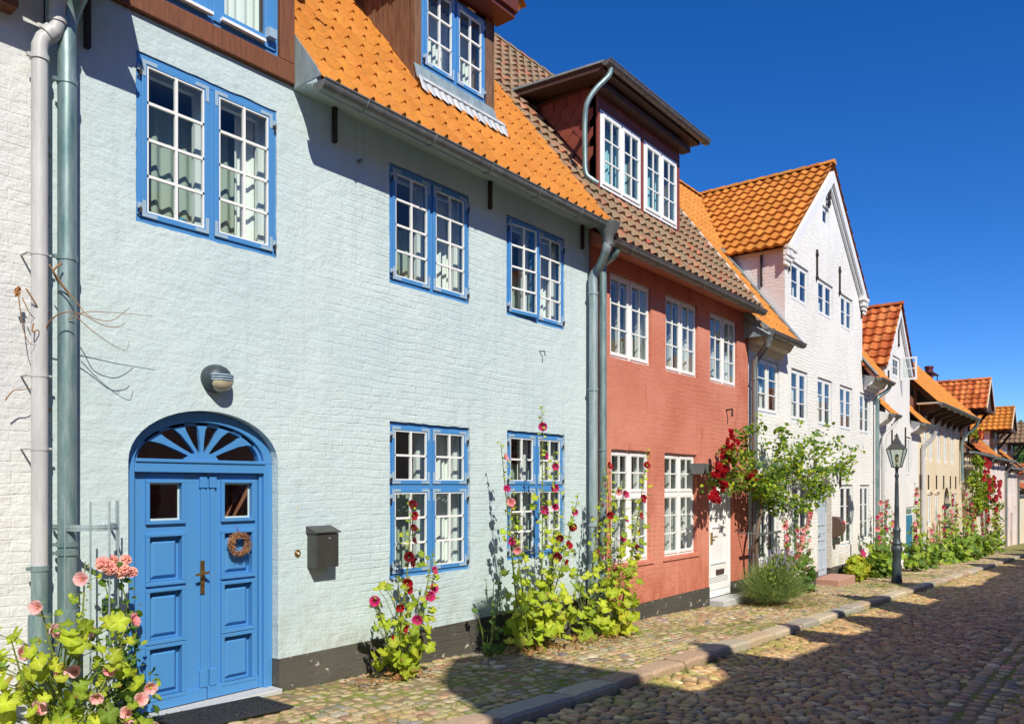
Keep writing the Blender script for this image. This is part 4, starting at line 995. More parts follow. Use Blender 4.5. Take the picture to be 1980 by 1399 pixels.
# ================================================================== HOUSE: tall white gable house
H3 = empty('house', (20.3,6,gz(20.3)), 'white painted brick house with large orange tiled gable', 'house', 'houses in a row along the street')
gx0, gx1, gap, gzb = 17.40, 23.76, 20.58, 7.08
up = [(17.82,19.03,5.985,6.87),(19.76,20.97,5.985,6.87),(21.67,22.80,5.955,6.86)]
fl = [(15.80,17.05,3.30,4.44),(17.82,18.97,3.27,4.45),(19.72,20.90,3.27,4.45),(21.58,22.79,3.27,4.45),(23.52,24.66,3.27,4.43)]
gr = [(15.78,17.0,.21,1.84),(17.88,19.01,.21,1.84),(21.62,22.80,.20,1.82),(23.53,24.55,.21,1.82)]
tiny = [(20.10,20.64,8.26,8.74)]
d0, d1 = 19.72, 20.86
mb = MB()
outline = [(15.285,-.28),(d0,-.28),(d0,1.5)]+arch(d0,d1,1.66,.32,12)+[(d1,1.5),(d1,-.28),(25.38,-.28),(25.38,4.86),(gx1,4.86),(gx1,gzb),(gap,9.78),(gx0,gzb),(gx0,4.86),(15.285,4.86)]
wall_panel(mb, outline, [rect(*w_) for w_ in up+fl+gr+tiny], 6.0, .2)
house_shell(mb, 15.285, 25.38, 6.0, 13, 4.86, 9.75, 9.5)
mb.build('wall', M['wall_white'], H3)
mb = MB(); rz3 = lambda y: 4.86+1.3*(y-5.62)
mb.add([(gx0-.003,6.0,4.86),(gx0-.003,6.0,gzb),(gx0-.003,7.5,gzb)], [(0,1,2)]); mb.build('gable_cheek', M['wall_pink_bounce'], H3); mb = MB(); mb.add([(gx1,6.0,4.86),(gx1,6.0,gzb),(gx1,7.5,gzb)], [(0,1,2)])
mb.build('gable_cheek', M['wall_pink_bounce'], H3)
plinth(H3, [(15.29,d0-.002),(d1+.002,25.37)], -.282)
mb = MB(); mb.box(d1-.02, d1-.001, 6.0, 6.19, -.3, 1.6); mb.build('door_reveal', wall_mat('worn_brick', (.55,.48,.40), (.70,.66,.60), 1.0, .5, side=True), H3)
for w_ in up: window(H3, *w_, rows=2, cols_=1, rec=.05, frame='grey_paint', sash='white', mun='white', st=.05, detail=1, curt='side', inner=False)
for i, w_ in enumerate(fl): window(H3, *w_, rows=3, cols_=1, rec=.05, frame='grey_paint', sash='white', mun='white', st=.05, detail=1, curt='full' if i else 'half', inner=False, blind=(i == 4))
for w_ in gr: window(H3, *w_, rows=3, cols_=1, rec=.05, frame='grey_paint', sash='white', mun='white', st=.05, detail=1, curt='side', inner=False)
for w_ in tiny: window(H3, *w_, rows=1, cols_=1, sashes=1, rec=.05, frame='grey_paint', sash='white', mun='white', st=.05, detail=1, curt=None, inner=False)
mb = MB(); mb.box(d0+.002, d1-.002, 6.14, 6.2, -.5, 1.62); 
D3 = mb.build('door', M['grey_paint'], H3); D3['label'] = 'light grey arched front door'
mb = MB(); mb.box(d0+.08, d1-.08, 6.10, 6.14, -.46, 1.44); xm = (d0+d1)/2
for z0, z1 in ((-.3,.25),(.42,.65),(.8,1.35)): mb.ring(xm-.3, xm-.04, z0, z1, 6.075, 6.102, .05); mb.ring(xm+.04, xm+.3, z0, z1, 6.075, 6.102, .05)
mb.build('door_leaf', M['grey_paint'], D3, bevel=.006)
mb = MB(); mb.tube([(d0+.2,6.10,.55),(d0+.2,6.04,.55),(d0+.32,6.04,.55)], .014, 6); mb.build('handle', M['brass'], D3)
mb = MB(); mb.box(19.55, 20.95, 5.45, 6.05, -.9, gz(20)+.16); mb.build('doorstep', M['red_stone'], H3, bevel=.03)
# gable roof running back
mb = MB(); rr3 = random.Random(31); ov = .18
for s, xe in ((1, gx0-ov), (-1, gx1+ov)):
    ze = gzb-.06; run = abs(gap-xe); L_ = math.hypot(run, 9.86-ze); V = Vector((gap-xe, 0, 9.86-ze)).normalized()
    cut = lambda c: c.z < 4.86+1.3*(c.y-5.62)-.05
    nr = round(L_/.36); tiles(mb, (xe,5.86,ze), Y_, V, 17, nr, .232, L_/nr, ORANGE2, prof_wave, .05, cut, 8, rr3, .1)
    mb.add([(xe+.02*s,5.9,ze-.03),(gap,5.9,9.80),(gap,9.6,9.80),(xe+.02*s,7.4,ze-.03)], [(0,1,2,3)], (.3,.1,.03))
ridge(mb, (gap,5.84,9.86), (gap,9.45,9.86), .12, ORANGE2, rr3)
mb.build('gable_roof', M['tile'], H3, tint=True, smooth=50)
sk3 = lambda c: gx0+.05 < c.x < gx1-.05 and c.y < 9.3 and not (c.y > 7.5 and 0)
def sk3(c):
    if not (gx0 < c.x < gx1): return False
    z = 4.86+1.3*(c.y-5.62); gzr = 9.8-abs(c.x-gap)*(9.8-gzb)/(gap-gx0)
    return z < gzr-.1
roof(H3, 15.02, 25.38, 5.62, 4.86, 1.3, 9.4, ORANGE, 'tile', prof_flat, tw=.23, tl=.34, lift=.03, skip=sk3, seed=22, K=6)
for a, b in ((15.05, 17.30), (23.85, 25.45)):
    gutter(H3, a, b, 5.575, 4.83, r=.085, m='zinc_brown', brackets=.8)
    mb = MB(); b2 = min(b, 25.38) if a > 20 else 17.1
    mb.prismx([(6.0,4.52),(5.93,4.54),(5.90,4.62),(5.78,4.66),(5.70,4.78),(5.68,4.86),(6.0,4.95)], max(a,15.3), b2 if a < 20 else 25.3); mb.build('cornice', M['wall_beige'] if a < 20 else M['wall_white'], H3)
# zinc valley gutters beside the gable, white verge boards, corbels
mb = MB(); mb.beam((gx0-.1,5.60,4.90),(gx0-.1,7.4,4.90+1.3*1.8), .16, .03); mb.build('valley_flashing', M['zinc_light'], H3); mb = MB(); mb.beam((gx1+.1,5.60,4.90),(gx1+.1,7.4,4.90+1.3*1.8), .16, .03); mb.build('valley_flashing', M['zinc_light'], H3)
mb = MB(); mb.beam((gx0-.22,7.35,6.95),(gap,9.55,9.86), .14, .03); mb.build('valley_flashing', M['zinc_light'], H3)
mb = MB()
for s, xe in ((1, gx0-.12), (-1, gx1+.12)):
    a = Vector((xe,5.90,gzb-.10)); b = Vector((gap,5.90,9.68)); d = (b-a).normalized(); nn = Vector((-d.z,0,d.x))*s
    if nn.z > 0: nn = -nn
    for off, wd, y0, y1 in ((.0,.20,5.86,6.0), (.16,.10,5.93,6.0)):
        P = [a+nn*off, b+Vector((0,0,1))*(-off*1.45), b+Vector((0,0,1))*(-(off+wd)*1.45), a+nn*(off+wd)]
        mb.prism([(p.x,p.z) for p in P], y0, y1)
mb.build('verge_boards', M['white'], H3)
for xe, s in ((gx0, 1), (gx1, -1)):
    mb = MB()
    for k, (wd, z0, z1) in enumerate(((.50,gzb-.12,gzb-.0),(.42,gzb-.26,gzb-.125),(.33,gzb-.36,gzb-.265),(.25,gzb-.46,gzb-.365))): 
        mb.box(*sorted((xe-s*.14, xe+s*(wd-.1))), 5.84+.03*k, 6.0, z0, z1)
    mb.build('corbel', M['wall_white'], H3, bevel=.02)
for x in (19.60, 21.49): anchor(H3, x, 6.78, 7.50, 6.0, True)
anchor(H3, 17.62, 6.55, 6.95); anchor(H3, 23.6, 6.5, 6.95)
mb = MB(); mb.box(gx0-.05, gx0-.004, 6.5, 6.54, 6.25, 6.95); mb.build('wall_anchor', M['iron'], H3)
mb = MB()                                              # wrought ornament under the ridge
for k in range(5):
    zz = 8.85+k*.13; mb.tube([(20.42+.09*math.cos(t), 5.93, zz+.06*math.sin(t)) for t in [6.28*i/10 for i in range(11)]], .018, 5)
mb.box(20.40, 20.44, 5.92, 5.96, 8.72, 9.45); mb.build('iron_ornament', M['iron'], H3)
for x in (19.2, 21.25):
    a = FV(1574 if x < 20 else 1623, 905); mb = MB(); mb.box(a.x-.02, a.x+.02, 5.95, 5.998, 1.75, 2.45); mb.build('wall_anchor', M['iron'], H3)
mb = MB(); mb.add([(15.02,5.48,4.70),(15.30,5.48,4.82),(15.30,5.98,5.25),(15.02,5.98,5.05)], [(0,1,2,3)]); mb.prismx([(5.5,4.70),(5.5,4.86),(6.0,5.3),(6.0,4.70)], 15.06, 15.09); mb.build('eave_flashing', M['zinc_light'], H3)
x3, _ = FP(1459, 900, 5.88)
mb = MB(); mb.lathe([(.05,-.30),(.06,-.15),(.14,-.02),(.15,.03)], (15.2,5.575,4.80), 12); mb.build('rainwater_hopper', M['zinc'], H3, smooth=40)
downpipe(H3, smooth_path([(15.3,5.575,4.70),(15.3,5.6,4.60),(15.34,5.75,4.42),(x3+.0,5.86,4.25),(x3,5.88,4.05),(x3,5.88,3.8)])+[(x3,5.88,-.6)], .06, 'zinc', [(3.9,1.1),(2.9,1.1),(1.9,1.1)], (.6,1.25))
x4, _ = FP(1696.5, 900, 5.88)
downpipe(H3, smooth_path([(25.32,5.6,4.78),(25.32,5.7,4.6),(x4,5.86,4.4),(x4,5.88,4.2),(x4,5.88,4.0)])+[(x4,5.88,-.9)], .055, 'teal_pipe', [(2.0,1.1),(1.0,1.1)])
Lw = empty('wall_lamp', (21.25,6,2.24), 'small grey round wall lamp above the light grey door of the gable house', 'lamp')
mb = MB(); mb.lathe([(.11,0),(.11,.05),(.08,.09),(.001,.1)], (21.25,6.0,2.28), 14, 'y'); mb.build('housing', M['lamp_iron'], Lw, smooth=40)
mb = MB(); mb.lathe([(.001,-.13),(.07,-.10),(.085,0),(.05,.02)], (21.25,5.86,2.24), 12); mb.build('shade', M['zinc_light'], Lw, smooth=40)
Mb = empty('mailbox', (21.5,5.9,.7), 'round brown metal mailbox with a red dot beside the light grey door', 'mailbox')
a, b = FP(1614,1020,5.86), FP(1634,1020,5.86); cxm = (a[0]+b[0])/2
mb = MB(); 
pl = [(5.998,.44),(5.998,1.02)]+[(5.998-.26*math.sin(math.pi*k/12)-.0, .73+.29*math.cos(math.pi*k/12)) for k in range(13)]
mb.prismx([(5.998-.24*math.sin(math.pi*k/14), .74-.27*math.cos(math.pi*k/14)) for k in range(15)], cxm-.2, cxm+.16); mb.build('drum', mat('brown_lacquer', (.12,.07,.045), .35), Mb, bevel=.006)
mb = MB(); mb.box(cxm-.19, cxm+.02, 5.86, 5.998, .30, .475); mb.build('newspaper_tube', M['mailbox'], Mb, bevel=.006)
mb = MB(); mb.lathe([(.05,0),(.04,.02),(.001,.022)], (cxm-.02,5.765,.86), 12, 'y'); mb.build('badge', mat('red_enamel', (.6,.02,.01), .4), Mb)
mb = MB(); p = Vector((15.35,5.7,.9)); mb.box(14.55, 15.75, 5.50, 5.54, .86, .90); mb.tube([(15.55,5.53,.88),(15.55,5.53,gz(15.5))], .02, 6); mb.tube([(14.75,5.53,.88),(14.75,5.99,.88)], .015, 6)
tag(mb.build('rose_rail', M['zinc']), 'grey metal rail on a post propping the climbing rose between red and white house', 'rail')
# ================================================================== HOUSE: second white gable house
def simple_windows(house, ws, frame='grey_paint', rows=3, curt='full', detail=1, cols_=1, y=6.0, rec=.05):
    for w_ in ws: window(house, *w_, y=y, rows=rows, cols_=cols_, rec=rec, frame=frame, sash='white', mun='white', st=.05, detail=detail, curt=curt, inner=False)
H4 = empty('house', (28.3,6,gz(28.3)), 'bright white house with narrow steep gable and an open attic window', 'house', 'houses in a row along the street')
a0, a1, ap, zb4 = 26.42, 29.86, 28.14, 5.62
oz = (27.40,28.38,5.28,5.98)
mb = MB(); outline = [(25.395,-.95),(29.3,-.95),(29.3,1.06),(30.4,1.06),(30.4,-.95),(31.28,-.95),(31.28,3.95),(a1,3.95),(a1,zb4),(ap,7.62),(a0,zb4),(a0,3.95),(25.395,3.95)]
up4 = [(25.85,26.62,2.17,3.46),(27.6,28.3,2.85,3.42),(29.35,30.1,2.13,3.46)]
gr4 = [(25.82,27.0,.12,1.10)]
wall_panel(mb, outline, [rect(*w_) for w_ in up4+gr4+[oz]], 6.0, .15); house_shell(mb, 25.395, 31.28, 6.0, 12, 3.95, 7.6, 9.2)
mb.build('wall', M['wall_white4'], H4)
mb = MB(); mb.add([(a0-.003,6.0,3.95),(a0-.003,6.0,zb4),(a0-.003,7.6,zb4)], [(0,1,2)]); mb.build('gable_cheek', M['wall_pink_bounce'], H4); mb = MB(); mb.add([(a1,6,3.95),(a1,6,zb4),(a1,7.6,zb4)], [(0,1,2)]); mb.build('gable_cheek', M['wall_pink_bounce'], H4)
simple_windows(H4, [up4[0], up4[2]]+gr4); simple_windows(H4, [up4[1]], rows=2)
W = window(H4, *oz, rows=2, cols_=1, sashes=1, frame='white', rec=.05, st=.06, detail=1, curt=None, inner=False, label='attic window with its sash swung open over the street')
f, g_ = MB(), MB(); s2 = MB(); sash_geo(f, s2, g_, 0, .49, oz[2]-.02, oz[3]+.02, 0, 1, 2, .045, .03); f.add(s2.v, s2.f)
for mm in (f, g_): mm.v = [(28.36+x*.1+y, 5.98-x*.99, z) for x, y, z in mm.v]
f.build('open_sash', M['white'], W); g_.build('open_pane', M['glass'], W)
mb = MB(); yb_ = 6.04; mb.box(29.305, 30.395, yb_, yb_+.05, -1.1, 1.055); D4 = mb.build('door', M['white'], H4)
mb = MB(); mb.box(29.38, 30.32, yb_-.03, yb_+.0, -1.1, .78); D4['label'] = 'teal front door'; mb.build('door_leaf', M['teal_paint'], D4); mb = MB(); mb.box(29.4,30.3, yb_-.02, yb_-.001, .82, 1.0); mb.build('fanlight', M['glass'], D4)
mb = MB(); r4 = random.Random(41)
for s, xe in ((1, a0-.15), (-1, a1+.15)):
    ze = zb4-.1; L_ = math.hypot(abs(ap-xe), 7.70-ze); V = Vector((ap-xe, 0, 7.70-ze)).normalized(); nr = round(L_/.36)
    tiles(mb, (xe,5.86,ze), Y_, V, 12, nr, .29, L_/nr, DORANGE, prof_wave, .05, lambda c: c.z < 3.95+1.1*(c.y-5.62)-.05, 8, r4, .12)
    mb.add([(xe+.02*s,5.9,ze-.03),(ap,5.9,7.64),(ap,9.0,7.64),(xe+.02*s,7.4,ze-.03)], [(0,1,2,3)], (.3,.1,.03))
ridge(mb, (ap,5.84,7.70), (ap,9.1,7.70), .12, DORANGE, r4); mb.build('gable_roof', M['tile_mid'], H4, tint=True, smooth=50)
def sk4(c):
    z = 3.95+1.1*(c.y-5.62); return a0 < c.x < a1 and z < 7.62-abs(c.x-ap)*(7.62-zb4)/(ap-a0)-.1
roof(H4, 25.40, 31.30, 5.62, 3.95, 1.05, 9.2, ORANGE, 'tile', prof_flat, tw=.24, tl=.36, lift=.03, skip=sk4, seed=42, K=5)
for a, b in ((25.5, 26.3), (29.95, 31.5)):
    gutter(H4, a, b, 5.575, 3.92, m='zinc', brackets=.7); mb = MB(); mb.prismx([(6.0,3.6),(5.88,3.66),(5.75,3.76),(5.68,3.9),(5.68,3.95),(6.0,4.05)], a if a > 26 else 25.4, b-.2); mb.build('cornice', M['wall_white4'], H4)
mb = MB()
for s, xe in ((1, a0-.1), (-1, a1+.1)):
    mb.prism([(xe,zb4-.1),(ap,7.55),(ap,7.33),(xe+s*.2,zb4-.1)], 5.90, 6.0)
mb.build('verge_boards', M['white'], H4)
anchor(H4, 28.14, 6.35, 7.2, 6.0, True); anchor(H4, 26.75, 4.9, 5.4); anchor(H4, 27.2, 3.05, 3.75); anchor(H4, 29.1, 3.05, 3.75)
downpipe(H4, smooth_path([(26.2,5.6,3.85),(26.1,5.7,3.6),(25.75,5.86,3.3),(25.62,5.88,3.0),(25.62,5.88,2.8)])+[(25.62,5.88,-1)], .05, 'pvc')
plinth(H4, [(25.4,29.298),(30.402,31.27)], -.75, m='wall_white4')

# ================================================================== HOUSE: cream brick house
H5 = empty('house', (35.5,6,gz(35.5)), 'cream brick house with tall narrow windows and bracketed eaves', 'house', 'houses in a row along the street')
up5 = [(32.15,32.95,2.75,4.45),(33.2,34.0,2.7,4.38),(34.7,35.5,2.7,4.38),(36.2,37.0,2.7,4.38),(37.7,38.55,2.7,4.38)]
lo5 = [(31.75,32.3,.6,1.45),(32.9,33.7,.25,1.45),(34.3,35.1,.25,1.45),(38.4,39.2,.25,1.45)]
mb = MB(); outline = [(31.29,-1.15),(36.2,-1.15),(36.2,.9)]+arch(36.2,37.4,1.1,.62,12)+[(37.4,.9),(37.4,-1.15),(39.95,-1.15),(39.95,4.72),(31.29,4.72)]
wall_panel(mb, outline, [rect(*w_) for w_ in up5+lo5], 6.0, .16); house_shell(mb, 31.29, 39.95, 6.0, 12, 4.72, 9.1, 9.5)
mb.build('wall', M['wall_cream'], H5)
simple_windows(H5, up5, 'white', 4); simple_windows(H5, lo5, 'white', 2)
mb = MB(); mb.box(36.22, 37.38, 6.12, 6.15, -1.3, .95); mb.box(36.1, 37.5, 5.95, 6.1, .95, 1.05); D5 = mb.build('door', mat('dark_green_paint', (.02,.06,.045), .4), H5); D5['label'] = 'dark green arched front door'
mb = MB(); mb.add([(x,6.13,z) for x,z in arch(36.22,37.38,1.1,.6,10)], [tuple(range(10,-1,-1))]); mb.build('fanlight', M['glass'], D5)
mb = MB()
for x in (31.6, 33.0, 34.35, 35.7, 37.05, 38.4, 39.7): mb.prismx([(6.0,4.15),(6.0,4.68),(5.35,4.68),(5.36,4.52),(5.75,4.40)], x-.11, x+.11); mb.build('eave_bracket', M['wood_dark'], H5, bevel=.01); mb = MB()
mb = MB(); mb.box(31.0, 40.1, 5.32, 6.0, 4.685, 4.73); mb.build('soffit', M['wall_beige'], H5)
roof(H5, 31.0, 40.05, 5.35, 4.76, 1.05, 9.4, ORANGE, 'tile', prof_flat, tw=.24, tl=.36, lift=.03, seed=52, K=5)
gutter(H5, 31.0, 40.1, 5.26, 4.70, m='zinc', brackets=.8)
mb = MB()                                              # half timbered side above the white house
for k in range(5):
    y = 6.05+k*.42; mb.box(31.26, 31.285, y, y+.10, 3.0, 4.7+1.05*(y-5.4))
mb.beam((31.27,5.35,4.62),(31.27,9.3,4.62+1.05*3.95), .04, .16); mb.beam((31.27,6.0,4.3),(31.27,8.4,4.4), .03, .12)
mb.build('timber_frame', M['wood_dark'], H5)
for x in (31.45, 32.95, 34.5, 36.0, 37.5, 38.8): anchor(H5, x, 1.65, 2.2)
downpipe(H5, smooth_path([(39.7,5.26,4.6),(39.75,5.35,4.35),(39.8,5.8,3.9),(39.8,5.88,3.6),(39.8,5.88,3.2)])+[(39.8,5.88,2.0)], .06, 'teal_pipe')
downpipe(H5, smooth_path([(31.6,5.5,3.75),(31.6,5.6,3.5),(31.55,5.85,3.2),(31.55,5.9,3.0),(31.55,5.9,2.7)])+[(31.55,5.9,-.6)], .07, 'pvc'); 
for z0, z1 in ((1.5,1.62),): 
    for w_ in lo5[1:3]:
        mb = MB(); mb.prism(arch(w_[0]-.05, w_[1]+.05, z0-.02, .14, 8)+arch(w_[0]+.0, w_[1]-.0, z0-.04, .08, 8)[::-1], 5.96, 6.0); mb.build('arched_lintel', M['wall_beige'], H5)
plinth(H5, [(31.3,36.19),(37.41,39.94)], -1.0, m='wall_beige')
CH = MB(); CH.box(40.6, 41.4, 7.1, 7.7, 5.5, 6.62); ch = CH.build('chimney', M['wall_white'], H5, bevel=.02)
mb = MB(); mb.lathe([(.17,0),(.17,.6),(.2,.62),(.2,.7),(.15,.72)], (40.9,7.4,6.62), 12); mb.build('flue', M['flue'], ch, smooth=40)
mb = MB(); mb.box(40.5, 41.9, 7.15, 7.65, 6.98, 7.02)
for x in (40.55, 41.85): mb.box(x-.02, x+.02, 7.2, 7.24, 6.62, 6.98)
mb.build('cowl', M['iron'], ch)

# ================================================================== far houses with projecting hoist dormers
def hoist_house(x0, x1, ze, wallm, pal, rm, label, hx, ridge_z, drop, hw, front, back, winrows, frame, body, seed, mroof=1.0, jet=None):
    H = empty('house', ((x0+x1)/2,6,gz((x0+x1)/2)), label, 'house', 'houses in a row along the street'); r = random.Random(seed)
    g0 = gz(x0); nW = max(2, int((x1-x0)/1.7)); ws = []
    for (z0, z1) in winrows:
        for i in range(nW):
            xx = x0+.6+(x1-x0-1.2)*(i+.5)/nW; ws.append((xx-.42, xx+.42, z0, z1))
    ws = [w_ for w_ in ws if not (w_[2] < .6 and abs((w_[0]+w_[1])/2-(x0+x1)/2) < .9)]
    mb = MB(); xm = (x0+x1)/2
    outline = [(x0,gz(x1)-.3),(xm-.5,gz(x1)-.3),(xm-.5,gz(xm)+2.05),(xm+.5,gz(xm)+2.05),(xm+.5,gz(x1)-.3),(x1,gz(x1)-.3),(x1,ze),(x0,ze)]
    wall_panel(mb, outline, [rect(*w_) for w_ in ws], 6.0, .16); house_shell(mb, x0, x1, 6.0, 12, ze, ze+mroof*3.6, 9.3)
    mb.build('wall', M[wallm], H); simple_windows(H, ws, frame, 3, curt=None)
    mb = MB(); mb.box(xm-.498, xm+.498, 6.1, 6.14, gz(xm)-.3, gz(xm)+2.04); mb.ring(xm-.4, xm+.4, gz(xm)+.2, gz(xm)+1.0, 6.07, 6.1, .05); mb.build('door', M[r.choice(['teal_paint','wood_dark','red_door'])], H)
    zr = lambda y: ze+mroof*(y-5.62)
    sk = lambda c: abs(c.x-hx) < hw and c.y < back and zr(c.y) < ridge_z-drop*.5
    roof(H, x0+.01, x1-.01, 5.62, ze, mroof, 9.3, pal, rm, prof_wave, tw=.26, tl=.36, lift=.04, skip=sk, seed=seed, K=6)
    gutter(H, x0, x1, 5.56, ze-.04, m='zinc_light', brackets=1.0)
    mb = MB()
    for i in range(int((x1-x0)/.8)): xx = x0+.3+i*.8; mb.prismx([(6.0,ze-.3),(6.0,ze-.06),(5.64,ze-.06),(5.66,ze-.14)], xx-.06, xx+.06); mb.build('eave_bracket', M['wood_dark'], H); mb = MB()
    ez = ridge_z-drop; mb = MB()                     # dormer body
    mb.box(hx-hw+.25, hx+hw-.25, 6.05, back+.6, ze-.3, ez+.05); mb.prism([(hx-hw+.25,ez+.05),(hx+hw-.25,ez+.05),(hx,ridge_z-.1)], 6.05, back+.6)
    mb.build('dormer', M[body], H)
    window(H, hx-.4, hx+.4, ze+.5, min(ez-.15, ze+1.5), y=6.03, rows=2, cols_=1, frame=frame, st=.05, detail=0, rec=-.03)
    mb = MB()
    for s in (-1, 1):
        xx = hx+s*(hw-.3); mb.box(xx-.08, xx+.08, 5.98, 6.14, ze-.6, ez+.05); mb.beam((xx,6.0,ez-.95),(xx,front+.25,ez-.02), .12, .12); mb.box(xx-.07, xx+.07, front+.05, 6.1, ez-.1, ez+.06)
    mb.box(hx-hw+.1, hx+hw-.1, front+.03, front+.15, ez-.12, ez+.04); mb.prism([(hx-hw+.15,ez+.06),(hx+hw-.15,ez+.06),(hx,ridge_z-.12)], front+.1, front+.14)
    mb.build('hoist_frame', M['wood_dark'], H, bevel=.01)
    mb = MB()
    for s in (-1, 1):
        xe = hx+s*hw; V = Vector((hx-xe, 0, drop)).normalized(); L_ = math.hypot(hw, drop); nr = max(3, round(L_/.34)); nc = round((back+.8-front)/.27)
        tiles(mb, (xe,front,ez), Y_, V, nc, nr, (back+.8-front)/nc, L_/nr, pal, prof_wave, .05, None, 8, r, .14)
        mb.add([(xe,front+.05,ez-.04),(hx,front+.05,ridge_z-.05),(hx,back+.8,ridge_z-.05),(xe,back+.8,ez-.04)], [(0,1,2,3)], (.18,.08,.04))
    ridge(mb, (hx,front-.02,ridge_z), (hx,back+.8,ridge_z), .11, pal, r); mb.build('hoist_roof', M[rm], H, tint=True, smooth=50)
    mb = MB()
    for s in (-1, 1): mb.beam((hx+s*hw,front-.01,ez-.02),(hx,front-.01,ridge_z-.02), .03, .13)
    mb.build('verge_boards', M['wall_beige'], H)
    if jet:
        mb = MB(); mb.box(x0+1.5, x1-.8, 5.72, 5.998, jet, ze-.6); mb.build('jettied_storey', M['wall_beige'], H)
        mb = MB(); mb.box(x0+1.4, x1-.7, 5.68, 5.998, jet-.16, jet-.003)
        for i in range(5): xx = x0+1.6+i*(x1-x0-2.6)/4; mb.box(xx-.05, xx+.05, 5.70, 5.718, jet+.01, ze-.62)
        mb.build('jetty_beams', M['wood_dark'], H)
        window(H, x0+3.6, x0+4.7, jet+.7, jet+1.7, y=5.70, rows=3, frame='white', detail=0, rec=-.02)
    return H
M['red_door'] = paint_mat('red_door_paint', (.42,.04,.03), .4, .1)
H6 = hoist_house(39.96, 47.6, 3.35, 'wall_beige', DORANGE, 'tile_mid', 'beige timber house under the first projecting hoist dormer with dark orange tiles', 41.6, 6.62, 1.42, 1.3, 5.0, 7.4, [(-.2,.9)], 'white', 'wood_plank', 61, jet=.75)
H7 = hoist_house(47.62, 56.0, 3.3, 'wall_rose', ORANGE2, 'tile', 'pale rose house under the second projecting hoist dormer with bright orange tiles', 51.9, 6.15, 1.3, 1.4, 5.1, 7.6, [(1.5,2.7),(-.6,.7)], 'white', 'wall_rose', 62, jet=None)
H8 = hoist_house(56.02, 62.6, 2.9, 'wall_rose', DBROWN, 'tile_old', 'last pinkish white house at the right edge with a brown tiled hoist dormer', 59.6, 5.75, 1.3, 1.3, 5.1, 7.6, [(1.2,2.4),(-.9,.4)], 'grey_paint', 'wall_white', 63)
H9 = hoist_house(62.62, 77.0, 1.5, 'wall_cream', DORANGE, 'tile', 'low distant cream house at the very end of the row', 72, 3.4, .7, 1.0, 5.4, 7.2, [(-.6,.6)], 'white', 'wall_cream', 64, mroof=.5)
for H_, x_, z_ in ((H6, 47.3, 3.2), (H7, 55.7, 3.1), (H8, 62.3, 2.7)): downpipe(H_, smooth_path([(x_,5.56,z_),(x_,5.65,z_-.2),(x_,5.88,z_-.5),(x_,5.9,z_-.8)])+[(x_,5.9,gz(x_))], .06, 'zinc')
# flower box on the hoist dormer of the timber house
Fb = empty('flower_box', (42.3,5.75,3.9), 'flower box with red and yellow blooms hanging below the first hoist dormer', 'flower box')

# ================================================================== opposite side of the street (casts the street's shade, seen in the panes)
def opp_house(prof, wallm, pal, label, chim=None, y=-3.6, seed=1):
    x0, x1 = prof[0][0], prof[-1][0]
    H = empty('house', ((x0+x1)/2,y,gz((x0+x1)/2)), label, 'house', 'houses across the street'); r = random.Random(seed)
    ws = []; n = max(1, int((x1-x0)/1.3)); g = gz((x0+x1)/2)
    for z in (g+.9, g+3.6):
        for i in range(n):
            c = x0+(x1-x0)*(i+.5)/n; ws.append((c-.38, c+.38, z, z+1.35))
    mb = MB(); wall_panel(mb, [(x0,-2.5),(x1,-2.5)]+[(x, z-.03) for x, z in prof[::-1]], [rect(*w_) for w_ in ws], y, -.12)
    for x, z in (prof[0], prof[-1]): mb.add([(x,y,-2.5),(x,y-6,-2.5),(x,y-6,z-.03),(x,y,z-.03)], [(0,1,2,3)])
    mb.build('wall', M[wallm], H)
    for (a, b, c, d) in ws:
        f = MB(); f.ring(a, b, c, d, y-.09, y-.03, .06); f.box((a+b)/2-.03, (a+b)/2+.03, y-.09, y-.03, c+.06, d-.06)
        for k in (1, 2): f.box(a+.06, b-.06, y-.08, y-.04, c+(d-c)*k/3-.015, c+(d-c)*k/3+.015)
        W = f.build('window', M['white'], H); q = MB(); q.quad((a,y-.07,c),(a,y-.07,d),(b,y-.07,d),(b,y-.07,c)); q.build('glass', M['dark_pane'], W)
    mb = MB()
    for (xa, za), (xb, zb_) in zip(prof[:-1], prof[1:]):
        lo, hi = ((xa,za),(xb,zb_)) if za <= zb_ else ((xb,zb_),(xa,za))
        L_ = math.hypot(xb-xa, zb_-za); V = Vector((hi[0]-lo[0], 0, hi[1]-lo[1])).normalized(); nr = max(1, round(L_/.34))
        tiles(mb, (lo[0],y-5.0,lo[1]), Y_, V, 20, nr, .254, L_/nr, pal, prof_wave, .045, None, 4, r)
    for i in range(1, len(prof)-1):
        if prof[i][1] > prof[i-1][1]+.2 and prof[i][1] > prof[i+1][1]+.2: ridge(mb, (prof[i][0],y-5,prof[i][1]), (prof[i][0],y+.06,prof[i][1]), .11, pal, r)
    zl = min(z for x, z in prof)-.4; zt = 10.0+g; V = Vector((0,-(8.6+y), 0)); V = Vector((0, -4.6, zt-zl)).normalized(); L_ = math.hypot(4.6, zt-zl); nr = round(L_/.36); nc = max(2, round((x1-x0)/.24))
    tiles(mb, (x0,y-.3,zl), (1,0,0), V, nc, nr, (x1-x0)/nc, L_/nr, pal, prof_wave, .045, None, 4, r)
    mb.quad((x0,y-4.9,zt),(x1,y-4.9,zt),(x1,y-9.5,zl),(x0,y-9.5,zl), pal[0])
    mb.build('roof', M['tile'], H, tint=True, smooth=50)
    if chim:
        mb = MB(); cx, cw, cz = chim; mb.box(cx-cw/2, cx+cw/2, y-.75, y-.4, prof[0][1], cz); mb.box(cx-cw/2-.03, cx+cw/2+.03, y-.78, y-.37, cz, cz+.08); mb.build('chimney', M['wall_red'], H)
    return H
